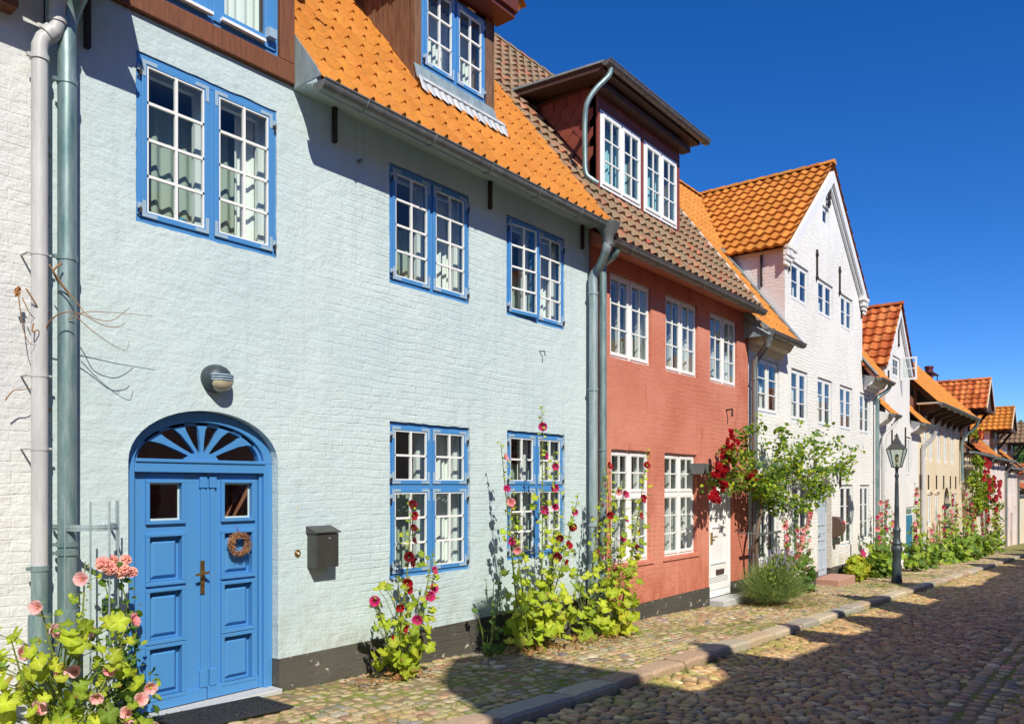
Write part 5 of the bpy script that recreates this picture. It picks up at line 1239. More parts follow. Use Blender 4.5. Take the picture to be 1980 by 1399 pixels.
M['dark_pane'] = mat('dark_window_pane', (.02,.03,.035), .05)
def gab(a, b, zh, za): return [(a,zh),((a+b)/2,za),(b,zh)]
OP = [gab(-11.5,-7.5,6.7,8.6), gab(-7.49,-3.6,6.7,8.6), gab(-3.59,-.07,6.3,8.4), [(-.05,6.5),(.55,7.6),(.56,8.95),(1.05,9.62),(1.75,9.5),(1.95,9.2),(2.3,7.95),(3.0,6.85)],
      [(3.01,6.80),(4.2,6.90),(4.85,8.0),(5.5,6.70),(7.2,6.6)], [(7.21,6.9),(7.6,7.7),(8.1,6.6),(9.3,6.45),(10.0,7.5),(10.9,6.5)],
      [(10.91,6.45),(11.7,6.45),(12.5,8.3),(13.3,6.4),(15.0,6.3)], [(15.01,6.5),(17,8.0),(19,6.3),(20,6.2)], [(20.01,6.0),(22.5,6.1),(25.5,6.0)],
      gab(25.51,31,5.9,7.6), gab(31.01,37,5.7,7.7), gab(37.01,43,5.6,7.4), gab(43.01,50,5.2,7.4), gab(50.01,58,5.0,7.2), gab(58.01,66,4.8,7.0)]
olab = ['white','cream','ochre','bright white','yellow','pale rose','cream','white','terracotta','cream','white','pale rose','bright white','cream','white']
omat = ['wall_white','wall_cream','wall_beige','wall_white4','wall_cream','wall_rose','wall_cream','wall_white','wall_red','wall_cream','wall_white','wall_rose','wall_white4','wall_cream','wall_white']
ordn = ['first','second','third','fourth','fifth','sixth','seventh','eighth','ninth','tenth','eleventh','twelfth','thirteenth','fourteenth','fifteenth']
for i, pr in enumerate(OP):
    opp_house(pr, omat[i], ORANGE2 if i % 2 else DORANGE, '%s house across the street, %s from the near end of its row' % (olab[i], ordn[i]),
              chim=(1.42,.34,10.72) if i == 3 else (12.9,.5,8.0) if i == 6 else None, seed=70+i)

# ================================================================== street lamp
lb = (21.85,4.69); lz = gz(21.85)
SL = empty('street_lamp', (*lb, lz), 'old cast iron street lamp with glass lantern standing at the kerb', 'street lamp')
P_ = [(.16,0),(.17,.05),(.15,.12),(.135,.3),(.15,.42),(.12,.5),(.14,.75),(.17,.82),(.175,.88),(.13,.94),(.15,1.0),(.115,1.05),(.10,1.15),(.105,1.28),(.125,1.34),(.10,1.38),(.075,1.42),(.068,1.9),(.075,1.92),(.066,1.94),(.055,2.5),(.06,2.52),(.052,2.54),(.048,2.66),(.07,2.70),(.06,2.74),(.045,2.78),(.05,2.88),(.09,2.94)]
mb = MB(); mb.lathe([(r*.80, z) for r, z in P_], (*lb, lz), 20)
mb.build('post', M['lamp_iron'], SL, smooth=40)
mb = MB(); z0 = lz+2.94; z1 = z0+.44; w0, w1 = .10, .20
for s1 in (-1,1):
    for s2 in (-1,1): mb.tube([(lb[0]+s1*w0,lb[1]+s2*w0,z0),(lb[0]+s1*w1,lb[1]+s2*w1,z1)], .012, 6)
mb.box(lb[0]-w0-.01, lb[0]+w0+.01, lb[1]-w0-.01, lb[1]+w0+.01, z0-.02, z0)
mb.build('lantern_frame', M['lamp_iron'], SL)
mb = MB()
cs4 = [(-1,-1),(1,-1),(1,1),(-1,1)]
for i in range(4):
    a, b = cs4[i], cs4[(i+1)%4]; mb.quad((lb[0]+a[0]*w0,lb[1]+a[1]*w0,z0),(lb[0]+b[0]*w0,lb[1]+b[1]*w0,z0),(lb[0]+b[0]*w1,lb[1]+b[1]*w1,z1),(lb[0]+a[0]*w1,lb[1]+a[1]*w1,z1))
mb.build('lantern_glass', M['lglass'], SL)
mb = MB(); mb.lathe([(.30,z1-z0),(.27,z1-z0+.03),(.17,z1-z0+.13),(.13,z1-z0+.15),(.12,z1-z0+.19),(.05,z1-z0+.30),(.025,z1-z0+.33),(.035,z1-z0+.37),(.001,z1-z0+.42)], (*lb, z0), 4)
rot = Matrix.Rotation(R(45), 3, 'Z'); mb.v = [tuple(rot@(Vector(v)-Vector((*lb,0)))+Vector((*lb,0))) for v in mb.v]
mb.build('lantern_roof', mat('lamp_roof_iron', (.06,.06,.055), .5), SL)
mb = MB(); mb.tube([(lb[0],lb[1],z0),(lb[0],lb[1],z0+.12)], .03, 8); mb.lathe([(.03,.12),(.05,.2),(.045,.3),(.001,.33)], (*lb, z0), 10); mb.build('bulb', M['opal'], SL, smooth=True)

# ================================================================== plants
LG = [(.36,.46,.022),(.44,.52,.030),(.26,.36,.022),(.48,.54,.04)]
LY = [(.40,.46,.03),(.48,.46,.03),(.34,.42,.03)]
LD = [(.07,.16,.02),(.10,.20,.025),(.13,.24,.03)]
def frame_of(n, r):
    n = n.normalized(); t = n.cross(Vector((r.uniform(-1,1), r.uniform(-1,1), r.uniform(-1,1)))).normalized(); return t, n.cross(t)
def palm(mb, c, s, n, r, colr, up=None):
    """rounded leaf with five lobes, veined fold"""
    t, b = frame_of(n, r)
    if up is not None:
        b = (up-n*up.dot(n)).normalized(); t = b.cross(n)
    vs = [c]; K = 20; ph = r.uniform(-.1,.1)
    for k in range(K):
        a = 2*math.pi*k/K-math.pi/2; lob = .5+.5*math.cos(5*(a-math.pi/2)); rr = s*(.72+.30*lob+r.uniform(-.05,.05))
        if k == 0: rr = s*.18
        d = t*math.cos(a)+b*math.sin(a); vs.append(c+d*rr+n*(s*(.16*lob-.06)+r.uniform(-.05,.05)*s)-n*.10*s*(math.sin(a)))
    mid = []
    c_ = vary(colr, .14, r); b0 = len(mb.v); mb.add(vs, [(0,1+k,1+(k+1)%K) for k in range(K)], c_)
    mb.c[b0] = tuple(min(.9, x*1.45+.02) for x in c_)
    for k in range(K):
        if (k-0)%4 == 2: mb.c[b0+1+k] = tuple(x*.72 for x in c_)
    if r.random() < .18:
        for k in range(r.randint(2,5)): mb.c[b0+1+(k+int(abs(colr[0])*100))%K] = (.34,.20,.06)
def oval(mb, c, s, n, r, colr, ax=None):
    t, b = frame_of(n, r)
    if ax is not None: b = (ax-n*ax.dot(n)); b = b.normalized() if b.length > .01 else t; t = b.cross(n)
    w_ = .42*s
    vs = [c-b*s*.5, c-b*s*.15+t*w_*.9+n*s*.06, c+b*s*.25+t*w_*.7+n*s*.05, c+b*s*.6-n*s*.05, c+b*s*.25-t*w_*.7+n*s*.05, c-b*s*.15-t*w_*.9+n*s*.06, c+b*.05*s]
    mb.add(vs, [(0,1,6),(1,2,6),(2,3,6),(3,4,6),(4,5,6),(5,0,6)], vary(colr, .18, r))
SUNV = -SUN
def lnormal(r, a=.8, up=.35, wob=.6): return (SUNV*a+Z_*up+Vector((r.gauss(0,wob), r.gauss(0,wob), r.gauss(0,wob)))).normalized()
FL = {}
def flower_mesh(kind):
    """open mallow bloom facing -Y, built once per colour"""
    if kind in FL: return FL[kind]
    edge, ctr = {'red': ((.42,.004,.014),(.16,.0,.01)), 'magenta': ((.62,.03,.18),(.35,.01,.06)), 'pink': ((.80,.34,.36),(.72,.10,.14)), 'pale': ((.86,.52,.50),(.72,.18,.20)),
                 'dark': ((.18,.002,.012),(.06,0,.006)), 'coral': ((.88,.42,.36),(.80,.14,.12)), 'rosered': ((.46,.006,.016),(.28,0,.008)), 'cream': ((.85,.80,.62),(.8,.7,.4)), 'yellow': ((.85,.65,.05),(.8,.4,.02))}[kind]
    r = random.Random(hash(kind) % 99 if False else len(FL)+3); mb = MB(); mb.v.append((0,0,0)); mb.c.append(ctr)
    if kind in ('coral', 'rosered'):
        lays = ((.055,5,.006),(.048,5,-.008),(.036,4,-.020),(.022,3,-.030)) if kind == 'coral' else ((.05,6,.0),(.038,5,-.014),(.024,4,-.026))
        for lay, (rad, nn, dep) in enumerate(lays):
            for k in range(nn):
                a = 6.283*k/nn+lay*.7+r.uniform(-.15,.15); d = Vector((math.cos(a),0,math.sin(a))); t = Vector((-math.sin(a),0,math.cos(a))); q = Vector((0,dep+.01,0)); w_ = rad*.75; cup = -.012-.006*lay
                cc = vary(edge if kind == 'rosered' else r.choice([edge, edge, (.88,.50,.42), ctr]), .15, r)
                mb.add([q, q+d*rad*.5+t*w_*.6+Vector((0,cup,0)), q+d*rad*.95+t*w_*.55+Vector((0,cup*.4+r.uniform(-.004,.004),0)), q+d*rad*1.08+Vector((0,cup*.2,0)), q+d*rad*.95-t*w_*.55+Vector((0,cup*.4+r.uniform(-.004,.004),0)), q+d*rad*.5-t*w_*.6+Vector((0,cup,0))], [(0,1,2,3),(0,3,4,5)], cc)
    else:
        mix_ = lambda t: tuple(c_*(1-t)+e_*t for c_, e_ in zip(ctr, edge))
        for k in range(5):
            a = 6.283*k/5+r.uniform(-.12,.12); d = Vector((math.cos(a),0,math.sin(a))); t = Vector((-math.sin(a),0,math.cos(a))); b = len(mb.v); NW = 5; lift = r.uniform(-.006,.006)
            rows_ = ((.006,.006,.020,0.),(.020,.016,.006,.35),(.038,.031,-.012,.8),(.052,.036,-.022,1.),(.058,.024,-.024,1.1))
            for (rd, hw_, yy, tt) in rows_:
                for q in range(NW):
                    s_ = -1+2*q/(NW-1); ruf = (r.uniform(-.006,.006) if tt > .7 else 0)
                    p = d*(rd-.005*s_*s_*tt)+t*hw_*s_+Vector((0,yy+lift*tt+ruf+.007*s_*tt,0)); mb.v.append(tuple(p)); mb.c.append(vary(mix_(min(1,tt)), .07, r))
            mb.f += [(b+i*NW+q, b+i*NW+q+1, b+(i+1)*NW+q+1, b+(i+1)*NW+q) for i in range(4) for q in range(NW-1)]
        mb.add([Vector((math.cos(6.283*k/5)*.006, .006, math.sin(6.283*k/5)*.006)) for k in range(5)]+[Vector((0,-.016,0))], [(k,(k+1)%5,5) for k in range(5)], (.75,.65,.2))
        mb.add([Vector((math.cos(6.283*k/5)*.012, .016, math.sin(6.283*k/5)*.012)) for k in range(5)]+[Vector((0,.03,0))], [(k,(k+1)%5,5) for k in range(5)], (.35,.42,.08))
    me = bpy.data.meshes.new('flower'); me.from_pydata(mb.v, [], mb.f); at = me.color_attributes.new('tint', 'FLOAT_COLOR', 'POINT')
    arr = np.ones((len(mb.v),4)); arr[:,:3] = np.array(mb.c); at.data.foreach_set('color', arr.ravel()); me.materials.append(M['petal']); FL[kind] = me; return me
def put_flower(root, kind, p, s, d, r, name='flower'):
    o = bpy.data.objects.new(name, flower_mesh(kind)); col.objects.link(o); o.parent = root; o.location = p-WL[root.name]
    o.rotation_euler = (d.normalized().to_track_quat('-Y', 'Z').to_matrix()@Matrix.Rotation(r.uniform(0,6.28), 3, 'Y')).to_euler(); o.scale = (s,s,s); return o
def bud(mb, p, s, r, colr=(.42,.50,.10)):
    mb.add([p+Vector(q)*s for q in ((1,0,0),(0,1,0),(-1,0,0),(0,-1,0),(0,0,1.2),(0,0,-1),)], [(0,1,4),(1,2,4),(2,3,4),(3,0,4),(1,0,5),(2,1,5),(3,2,5),(0,3,5)], vary(colr, .2, r))
def hollyhock(label, base, spikes, seed, nleaf=40, lsize=.085, spread=.28, thin=1.0, leafz=(.05,.9), pal=LG, fs=1.0, group='hollyhocks along the house fronts', pal2=None, bs=1.0, skirt=True):
    r = random.Random(seed); base = Vector(base); root = empty('hollyhock', base, label, 'hollyhock', group)
    lv = MB(); bd = MB(); close = base.x < 12
    if close: lsize *= .88; fs *= .86; nleaf = int(nleaf*.8)
    for (top, kinds, nf) in spikes:
        top = Vector(top); H = (top-base).length; st = base+Vector((r.uniform(-.06,.06), r.uniform(-.05,.05), -.03)); mid = st.lerp(top, .5)+Vector((r.uniform(-.05,.05), r.uniform(-.06,.02), 0))
        P = smooth_path([st, mid, top], 8); k = len(P); mb = MB(); mb.tube(P, [.013-(.010*i/(k-1)) for i in range(k)], 6); mb.build('stem', M['stem'], root, smooth=True)
        at = lambda t: P[min(k-1, int(t*(k-1)))].lerp(P[min(k-1, int(t*(k-1))+1)], t*(k-1)-int(t*(k-1)))
        n = int(H*(12 if close else 15))
        for i in range(n):                          # leaves shrinking up the stem
            t = .12+.80*i/n; p = at(t); a = r.uniform(math.pi*.95, 2.1*math.pi) if r.random() < .8 else r.uniform(0, 6.28); out = Vector((math.cos(a), math.sin(a)*.8, r.uniform(-.1,.5))).normalized()
            s = lsize*(1.15-.95*t)*r.uniform(.7,1.2); q = p+out*(.05+s*1.3); bd.tube([p, q], [.0032,.002], 3, False, (.28,.36,.05)); palm(lv, q+out*s*.4, s, lnormal(r, .8, .3, .5), r, r.choice(pal), up=(out*.6-Z_*.6))
        nb = int(H*(1-.45)*42)
        for i in range(nb):
            t = .42+.58*i/nb; p = at(t); d = Vector((r.uniform(-1,1), r.uniform(-1,.6), r.uniform(-.2,.6))).normalized(); bud(bd, p+d*.022, (.011-.006*t)*r.uniform(.8,1.3)*bs, r, (.44,.50,.12) if r.random() < .8 else (.30,.40,.06))
            if r.random() < .35: palm(lv, p+d*.035, .022, lnormal(r), r, r.choice(pal))
        nf = max(1, round(nf*.75)) if nf and close else nf
        for i in range(nf):
            t = .45+.5*(i+r.random())/nf; p = at(t); d = Vector((r.uniform(-1.2,.8), -1, r.uniform(-.35,.5))); put_flower(root, r.choice(kinds), p+d.normalized()*.045, fs*r.uniform(.8,1.15), d, r)
    for i in range(nleaf):                          # leafy skirt
        a = r.uniform(0, 6.28); rad = spread*math.sqrt(r.random()); z = leafz[0]+(leafz[1]-leafz[0])*r.random()**1.3; q = base+Vector((math.cos(a)*rad*(1.15-z*.4), min(math.sin(a)*rad*.75, .28), z))
        if q.y > 5.93: q.y = 5.93-r.random()*.1
        s = lsize*r.uniform(.65,1.25)*(1.1-.35*z); st = base+Vector((r.uniform(-.04,.04), r.uniform(-.03,.03), max(.0, z-.3))); bd.tube([st, st.lerp(q,.55)+Vector((0,0,.04)), q], [.005,.004,.003], 3, False, (.26,.34,.06)); palm(lv, q, s, lnormal(r, .75, .4, .55), r, r.choice(pal2 or pal), up=((q-base)*.6-Z_*.5))
    if skirt:
        wl = MB()
        for i in range(16):                         # withered leaves at the foot
            q = base+Vector((r.gauss(0,.14), r.gauss(-.05,.10), r.uniform(.01,.07))); q.y = min(q.y, 5.95); palm(wl, q, r.uniform(.025,.05), Vector((r.gauss(0,1),r.gauss(0,1),r.gauss(0,1))), r, (.42,.24,.09))
        wl.build('withered_leaves', M['leaf'], root, tint=True, origin=base)
    lv.build('leaves', M['leaf'], root, tint=True, origin=base); bd.build('buds', M['leaf'], root, tint=True, origin=base)
    return root
def B(u, v, y): x = FP(u, v, y)[0]; return (x, y, gz(x))
hollyhock('dark red hollyhock against the first ground floor window of the pale blue house', B(765,1325,5.68),
          [(FV(797,955,5.62),['red','dark'],10), (FV(840,1060,5.55),['magenta'],3), (FV(845,1095,5.6),['magenta','red'],3), (FV(770,1120,5.5),['red'],3), (FV(722,1150,5.5),['red','magenta'],3)], 1, 34, .085, .26, (.05,.75))
hollyhock('tallest hollyhock, magenta, rising over the second ground floor window of the blue house', B(1045,1250,5.60),
          [(FV(1048,785,5.55),['magenta'],5), (FV(1072,870,5.5),['magenta','pink'],6), (FV(1120,950,5.5),['magenta','red'],5), (FV(1090,985,5.45),['magenta','dark'],3)], 2, 62, .095, .40, (.1,1.15))
hollyhock('leaning pink hollyhock at the left side of the second ground floor window', B(1012,1252,5.62),
          [(FV(968,853,5.62),['pink','magenta'],6), (FV(985,960,5.5),['pink'],2)], 3, 26, .085, .26, (.2,1.0))
hollyhock('small flowerless hollyhock shoot on the shaded pavement left of the tall ones', B(940,1195,5.70),
          [(FV(968,1085,5.62),['pink'],0), (FV(955,1120,5.60),['pink'],0)], 4, 9, .06, .16, (.05,.45), pal=LD, skirt=False)
hollyhock('bushy hollyhock in front of the blue grey drainpipe', B(1130,1235,5.55),
          [(FV(1168,905,5.5),['magenta','pink'],4), (FV(1195,940,5.5),['pink'],3)], 5, 34, .09, .3, (.2,1.25))
hollyhock('hollyhock with cherry red blooms leaning across the first white window of the red house', B(1192,1238,5.45),
          [(FV(1252,868,5.45),['red','magenta'],5), (FV(1205,925,5.4),['magenta','dark'],4), (FV(1235,985,5.45),['red','cream'],5), (FV(1172,890,5.4),['red'],3)], 6, 60, .10, .28, (.1,1.1), pal2=LG+LY)
# foreground clump, pale pink
FGp = B(60, 1380, 5.25); FGp = (2.12, 5.22, gz(2.12))
fgs = [(FV(165,1085,5.25),['pale'],4), (FV(75,1160,5.2),['pale'],4), (FV(255,1180,5.3),['pale','pink'],3), (FV(300,1310,5.2),['pale'],5), (FV(235,1260,5.1),['pink','pale'],3), (FV(20,1230,5.1),['pale'],2)]
hollyhock('nearest hollyhock with pale pink blooms and big leaves at the lower left', FGp, fgs, 7, 130, .084, .48, (.0,.95), pal=LG+LG+LY[:1]+[(.16,.26,.03)], fs=.85, bs=1.25)
# rose with coral blooms in the wire support
def leafcloud(mb, centres, n, size, r, pal, shape=oval, squash=(1,1,1)):
    for i in range(n):
        c, rad = r.choice(centres); d = Vector((r.gauss(0,1), r.gauss(0,1), r.gauss(0,1))); d = d.normalized()*rad*r.random()**.45
        p = Vector(c)+Vector((d.x*squash[0], d.y*squash[1], d.z*squash[2]))
        if p.y > 5.97 and p.x < 80: p.y = 5.97-abs(r.gauss(0,.03))
        shape(mb, p, size*r.uniform(.6,1.3), lnormal(r, .6, .5, .7), r, r.choice(pal))
r = random.Random(17)
rb = Vector((2.80,5.72,gz(2.8))); Ro = empty('rose_bush', rb, 'slender rose bush with coral pink blooms left of the blue door', 'rose bush')
tips = [FV(225,1090,5.70), FV(200,1120,5.7), FV(245,1180,5.68), FV(190,1230,5.66), FV(235,1290,5.6)]
lc = []
for i, tpt in enumerate(tips):
    mb = MB(); P = smooth_path([rb+Vector((r.uniform(-.05,.05),r.uniform(-.04,.04),-.03)), rb.lerp(tpt,.5)+Vector((r.uniform(-.08,.08),-.03,0)), tpt], 6); mb.tube(P, [.012-.009*k/(len(P)-1) for k in range(len(P))], 5); mb.build('cane', M['stem'], Ro, smooth=True)
    lc += [(p, .10) for p in P[4:]]
mb = MB(); leafcloud(mb, lc, 260, .055, r, LD+LG[:1]); leafcloud(mb, [(rb+Vector((0,-.05,.35)), .2), (rb+Vector((.0,-.05,.15)), .22)], 120, .06, r, LD); mb.build('leaves', M['leaf'], Ro, tint=True)
for (u, v) in ((205,1085),(222,1082),(238,1092),(250,1098),(212,1098),(232,1101),(247,1090),(196,1093)):
    put_flower(Ro, 'coral', FV(u+r.gauss(0,4), v+r.gauss(0,4), 5.64+r.uniform(-.05,.03)), r.uniform(.65,1.0), Vector((r.uniform(-.6,.3),-1,r.uniform(.0,.7))), r, 'rose')
# climbing rose between red and white house
cb = Vector((15.15,5.72,gz(15.1))); CR = empty('climbing_rose', cb, 'spreading climbing rose with dark red blooms between the red and the white house', 'climbing rose')
r = random.Random(23); trunkp = [cb, FV(1462,1050,5.68), FV(1472,985,5.66), FV(1470,955,5.64)]
mb = MB(); P = smooth_path(trunkp, 6); mb.tube(P, [.045-.015*i/(len(P)-1) for i in range(len(P))], 8); mb.build('trunk', M['bark'], CR, smooth=True)
cent = P[-1]; lc = []; 
for (pts) in [[(1478,940),(1510,915),(1560,910),(1600,905),(1640,918)], [(1480,930),(1500,890),(1515,860),(1512,832)], [(1485,925),(1530,880),(1560,860),(1575,840)], [(1490,915),(1545,895),(1590,875),(1620,860)],
              [(1465,940),(1440,915),(1420,895),(1400,870)], [(1462,930),(1450,900),(1445,865),(1440,835)], [(1478,950),(1505,955),(1530,965),(1555,985)], [(1475,950),(1490,970),(1505,985)], [(1500,925),(1540,925),(1575,930),(1600,950)],
              [(1462,945),(1430,935),(1400,930),(1385,925)], [(1520,905),(1560,940),(1570,960),(1565,985)], [(1600,905),(1625,900),(1645,885)]]:
    yy = 5.62+r.uniform(-.25,.1); Q = smooth_path([cent]+[FV(u, v, yy-.05*k*r.uniform(0,1)) for k, (u, v) in enumerate(pts)], 5); mb = MB(); mb.tube(Q, [.02-.016*i/(len(Q)-1) for i in range(len(Q))], 6); mb.build('branch', M['bark'], CR, smooth=True)
    for q in Q[4:]: 
        lc.append((q, .20))
        for _ in range(1):
            e = q+Vector((r.uniform(-.35,.35), r.uniform(-.3,.1), r.uniform(-.2,.3))); lc.append((e, .15))
mb = MB(); leafcloud(mb, lc, 3700, .085, r, LD+LG[:3]+[(.22,.34,.03),(.16,.27,.03)], squash=(1.25,.9,.8)); mb.build('leaves', M['leaf'], CR, tint=True)
for (u, v, n, sp) in ((1412,862,26,16),(1405,880,18,14),(1390,912,12,12),(1383,958,16,11),(1397,935,7,10),(1460,918,12,11),(1402,905,8,10),(1448,875,6,14),(1540,850,5,30),(1600,862,5,35),(1500,880,4,30),(1580,930,4,25),(1380,940,7,8)):
    for i in range(n): put_flower(CR, 'rosered', FV(u+r.gauss(0,sp*.5), v+r.gauss(0,sp*.6), 5.5+r.uniform(-.15,.1)), r.uniform(.9,1.4), Vector((r.uniform(-.6,.3),-1,r.uniform(-.2,.6))), r, 'rose') if len([c for c in CR.children if c.name.startswith('rose')]) < 98 else None
# grey green lavender bush
lbp = Vector((14.55,5.25,gz(14.5))); LB = empty('lavender_bush', lbp, 'round feathery grey green lavender bush at the foot of the climbing rose', 'bush')
mb = MB(); r = random.Random(29)
for i in range(4200):
    a = r.uniform(0, 6.28); el = math.acos(r.uniform(.05,1)); d = Vector((math.cos(a)*math.sin(el)*1.15, math.sin(a)*math.sin(el)*.8, math.cos(el)*1.05)); L_ = r.uniform(.25,.78); s = lbp+Vector((d.x*.12+r.gauss(0,.08), d.y*.12, .02+r.random()*.1)); e = s+d*L_+Vector((0,0,.05)); wd = Vector((r.uniform(-1,1),r.uniform(-1,1),0)).normalized()*.006; m_ = s.lerp(e,.5)+Vector((0,0,.03))
    e.y = min(e.y, 5.95); c = vary(r.choice([(.22,.32,.09),(.30,.38,.14),(.18,.27,.06),(.36,.42,.13)]), .2, r); q = s.lerp(e,.55)
    mb.add([q-wd*.6, q+wd*.6, e+wd*.3, e-wd*.3], [(0,1,2,3)], c)
    if True:
        for k in range(6): f = s.lerp(e, .2+.8*r.random()); g = Vector((r.uniform(-1,1),r.uniform(-1,1),r.uniform(-.2,1))).normalized()*.03; mb.add([f, f+g+wd*.5, f+g-wd*.5], [(0,1,2)], c)
leafcloud(mb, [(lbp+Vector((-.15,-.1,.35)),.33),(lbp+Vector((.3,0,.3)),.3),(lbp+Vector((-.3,-.05,.55)),.22),(lbp+Vector((.1,-.1,.75)),.2)], 900, .05, r, [(.26,.36,.06),(.34,.42,.08),(.18,.28,.05)])
mb.build('leaves', M['leaf'], LB, tint=True)
mb = MB()
for i in range(130):
    a = r.uniform(0,6.28); rad = r.uniform(.1,.6); q = lbp+Vector((math.cos(a)*rad+.25, math.sin(a)*rad*.6, .55+r.random()*.42)); q.y = min(q.y, 5.93)
    mb.tube([q-Vector((0,0,.25)), q], .003, 3, False, (.25,.3,.15)); 
    for k in range(4): bud(mb, q+Vector((0,0,.015*k)), .010, r, (.35,.30,.50))
mb.build('flower_spikes', M['petal'], LB, tint=True)
hollyhock('pale pink hollyhocks beside the lavender bush before the white gable house', B(1520,1150,5.55), [(FV(1515,1000,5.5),['pink'],10), (FV(1565,985,5.5),['pink','pale'],14), (FV(1552,1020,5.45),['pink','pale'],10), (FV(1538,1010,5.5),['pink'],6)], 31, 60, .09, .4, (.1,1.1), pal=LD+LG[:1], fs=1.15)
hollyhock('dark leaved hollyhock without blooms directly left of the grey door', B(1556,1140,5.6), [(FV(1562,1040,5.6),['pale'],3)], 32, 34, .10, .25, (.1,.9), pal=LD)
# yellow green bush and plants near the street lamp
yb = Vector((21.6,5.6,gz(21.6))); YB = empty('bush', yb, 'low yellow green leafy bush against the dark plinth left of the street lamp', 'bush'); r = random.Random(37)
mb = MB(); leafcloud(mb, [(yb+Vector((dx,-.05*abs(dx),h)), .22) for dx, h in ((-.5,.18),(-.25,.35),(0,.45),(.25,.35),(.5,.2),(.1,.2),(-.3,.15))], 420, .11, r, LY+LG[:1], palm, (1.1,.8,1)); mb.build('leaves', M['leaf'], YB, tint=True)
for q in ((.1,.72),(.25,.66)): put_flower(YB, 'magenta', yb+Vector((q[0],-.1,q[1])), 1.4, Vector((-.4,-1,.3)), r)
LF = [(.26,.38,.03),(.33,.44,.04),(.16,.27,.03),(.11,.20,.025)]
far = [('hollyhock with broad leaves immediately left of the street lamp post', (23.3,5.55), [((23.1,5.5,1.0),['magenta','pink'],6),((23.6,5.5,1.4),['pink'],5)], 64, .14, .5, (.05,1.2)),
       ('hollyhock with pink blooms behind the street lamp post', (24.6,5.6), [((24.4,5.55,1.5),['pink','magenta'],7),((25.1,5.5,1.1),['pink'],5)], 40, .12, .4, (.05,1.1)),
       ('hollyhock right of the street lamp before the teal door', (26.9,5.3), [((26.8,5.3,.7),['pink','magenta'],6),((27.3,5.35,1.4),['magenta'],4),((27.6,5.4,1.9),['pink'],4)], 70, .13, .55, (.05,.85)),
       ('low leafy hollyhock on the pavement just past the teal door', (29.6,5.3), [((29.5,5.3,.4),['pink'],4),((29.9,5.3,.6),['pale'],4)], 60, .13, .5, (.05,.8)),
       ('hollyhock with one round magenta bloom before the cream house', (32.2,5.45), [((32.6,5.45,1.1),['magenta'],5),((32.0,5.5,.8),['pink'],4)], 70, .13, .6, (.0,1.0)),
       ('hollyhock clump with pink and white blooms in the middle of the cream house front', (34.3,5.4), [((34.4,5.45,1.6),['pink','magenta'],8),((35.0,5.4,1.2),['magenta','pale'],7),((33.8,5.4,.9),['pink'],5)], 90, .13, .7, (.0,1.2)),
       ('tall hollyhock clump beside the dark green arched door', (36.6,5.35), [((36.3,5.4,1.7),['pink'],8),((37.2,5.4,1.5),['magenta'],7),((36.9,5.3,1.0),['red','pink'],7)], 90, .13, .7, (.0,1.1)),
       ('leafy hollyhock at the far end of the cream house front', (38.8,5.35), [((38.6,5.4,1.2),['magenta','pink'],7),((39.3,5.35,.9),['red'],5)], 80, .13, .6, (.0,.9)),
       ('hollyhock with red blooms under the far climbing rose', (41.6,5.3), [((41.4,5.4,.6),['red','magenta'],8),((42.3,5.3,.3),['red'],5)], 80, .13, .7, (-.0,.8)),
       ('scraggy dark red hollyhock at the end of the timber house', (46.2,5.4), [((46.0,5.45,1.4),['dark','red'],8),((46.8,5.4,1.0),['dark'],6)], 50, .13, .6, (-.0,.9))]
for i, (lab, (x, y), sp, nl, ls, spr, lzr) in enumerate(far): hollyhock(lab, (x,y,gz(x)), sp, 50+i, nl, ls, spr, lzr, pal=LF, fs=1.35, skirt=False)
cb2 = Vector((41.0,5.75,gz(41))); C2 = empty('climbing_rose', cb2, 'far climbing rose with scarlet blooms on the front of the timber house', 'climbing rose'); r = random.Random(43)
mb = MB(); mb.tube([cb2, cb2+Vector((.1,-.05,1.2)), cb2+Vector((.3,-.1,2.2)), cb2+Vector((1.8,-.2,3.0))], [.06,.05,.04,.02], 7); mb.build('trunk', M['bark'], C2, smooth=True)
cl = [(Vector((40.6,5.5,2.0)),.5),(Vector((41.2,5.4,1.4)),.5),(Vector((42.2,5.4,1.3)),.5),(Vector((43.4,5.4,1.5)),.45),(Vector((41.5,5.5,2.3)),.45),(Vector((43.0,5.4,2.0)),.4),(Vector((44.5,5.4,1.9)),.35),(Vector((42.5,5.3,.9)),.35),(Vector((40.8,5.4,.9)),.35),(Vector((45.5,5.5,1.6)),.3),(Vector((41.0,5.5,2.9)),.3),(Vector((42.4,5.5,2.8)),.25)]
mb = MB(); leafcloud(mb, cl, 1500, .14, r, LD+LG, squash=(1.2,.7,1)); mb.build('leaves', M['leaf'], C2, tint=True)
for k in range(50):
    c, rad = r.choice(cl); put_flower(C2, 'red', c+Vector((r.gauss(0,.3), -.35, r.gauss(0,.3))), r.uniform(1.4,2.4), Vector((-.5,-1,.2)), r, 'rose')
c3 = Vector((48.6,5.7,gz(48.6))); C3 = empty('bush', c3, 'small green shrub on the wall before the pale rose house', 'bush'); mb = MB(); leafcloud(mb, [(c3+Vector((0,-.1,1.6)),.5),(c3+Vector((.3,-.1,2.3)),.4),(c3+Vector((.1,-.1,.8)),.4)], 300, .14, r, LD+LG); mb.build('leaves', M['leaf'], C3, tint=True)
mb = MB(); mb.tube([c3, c3+Vector((.1,-.05,1.6))], .04, 6); mb.build('trunk', M['bark'], C3)
mb = MB(); mb.box(41.9, 42.7, 5.65, 5.9, 3.78, 3.95); mb.build('box', M['wood_plank'], Fb); mb = MB(); leafcloud(mb, [(Vector((42.1,5.72,4.15)),.28),(Vector((42.5,5.72,4.1)),.25)], 160, .11, r, LG+LY); mb.build('leaves', M['leaf'], Fb, tint=True)
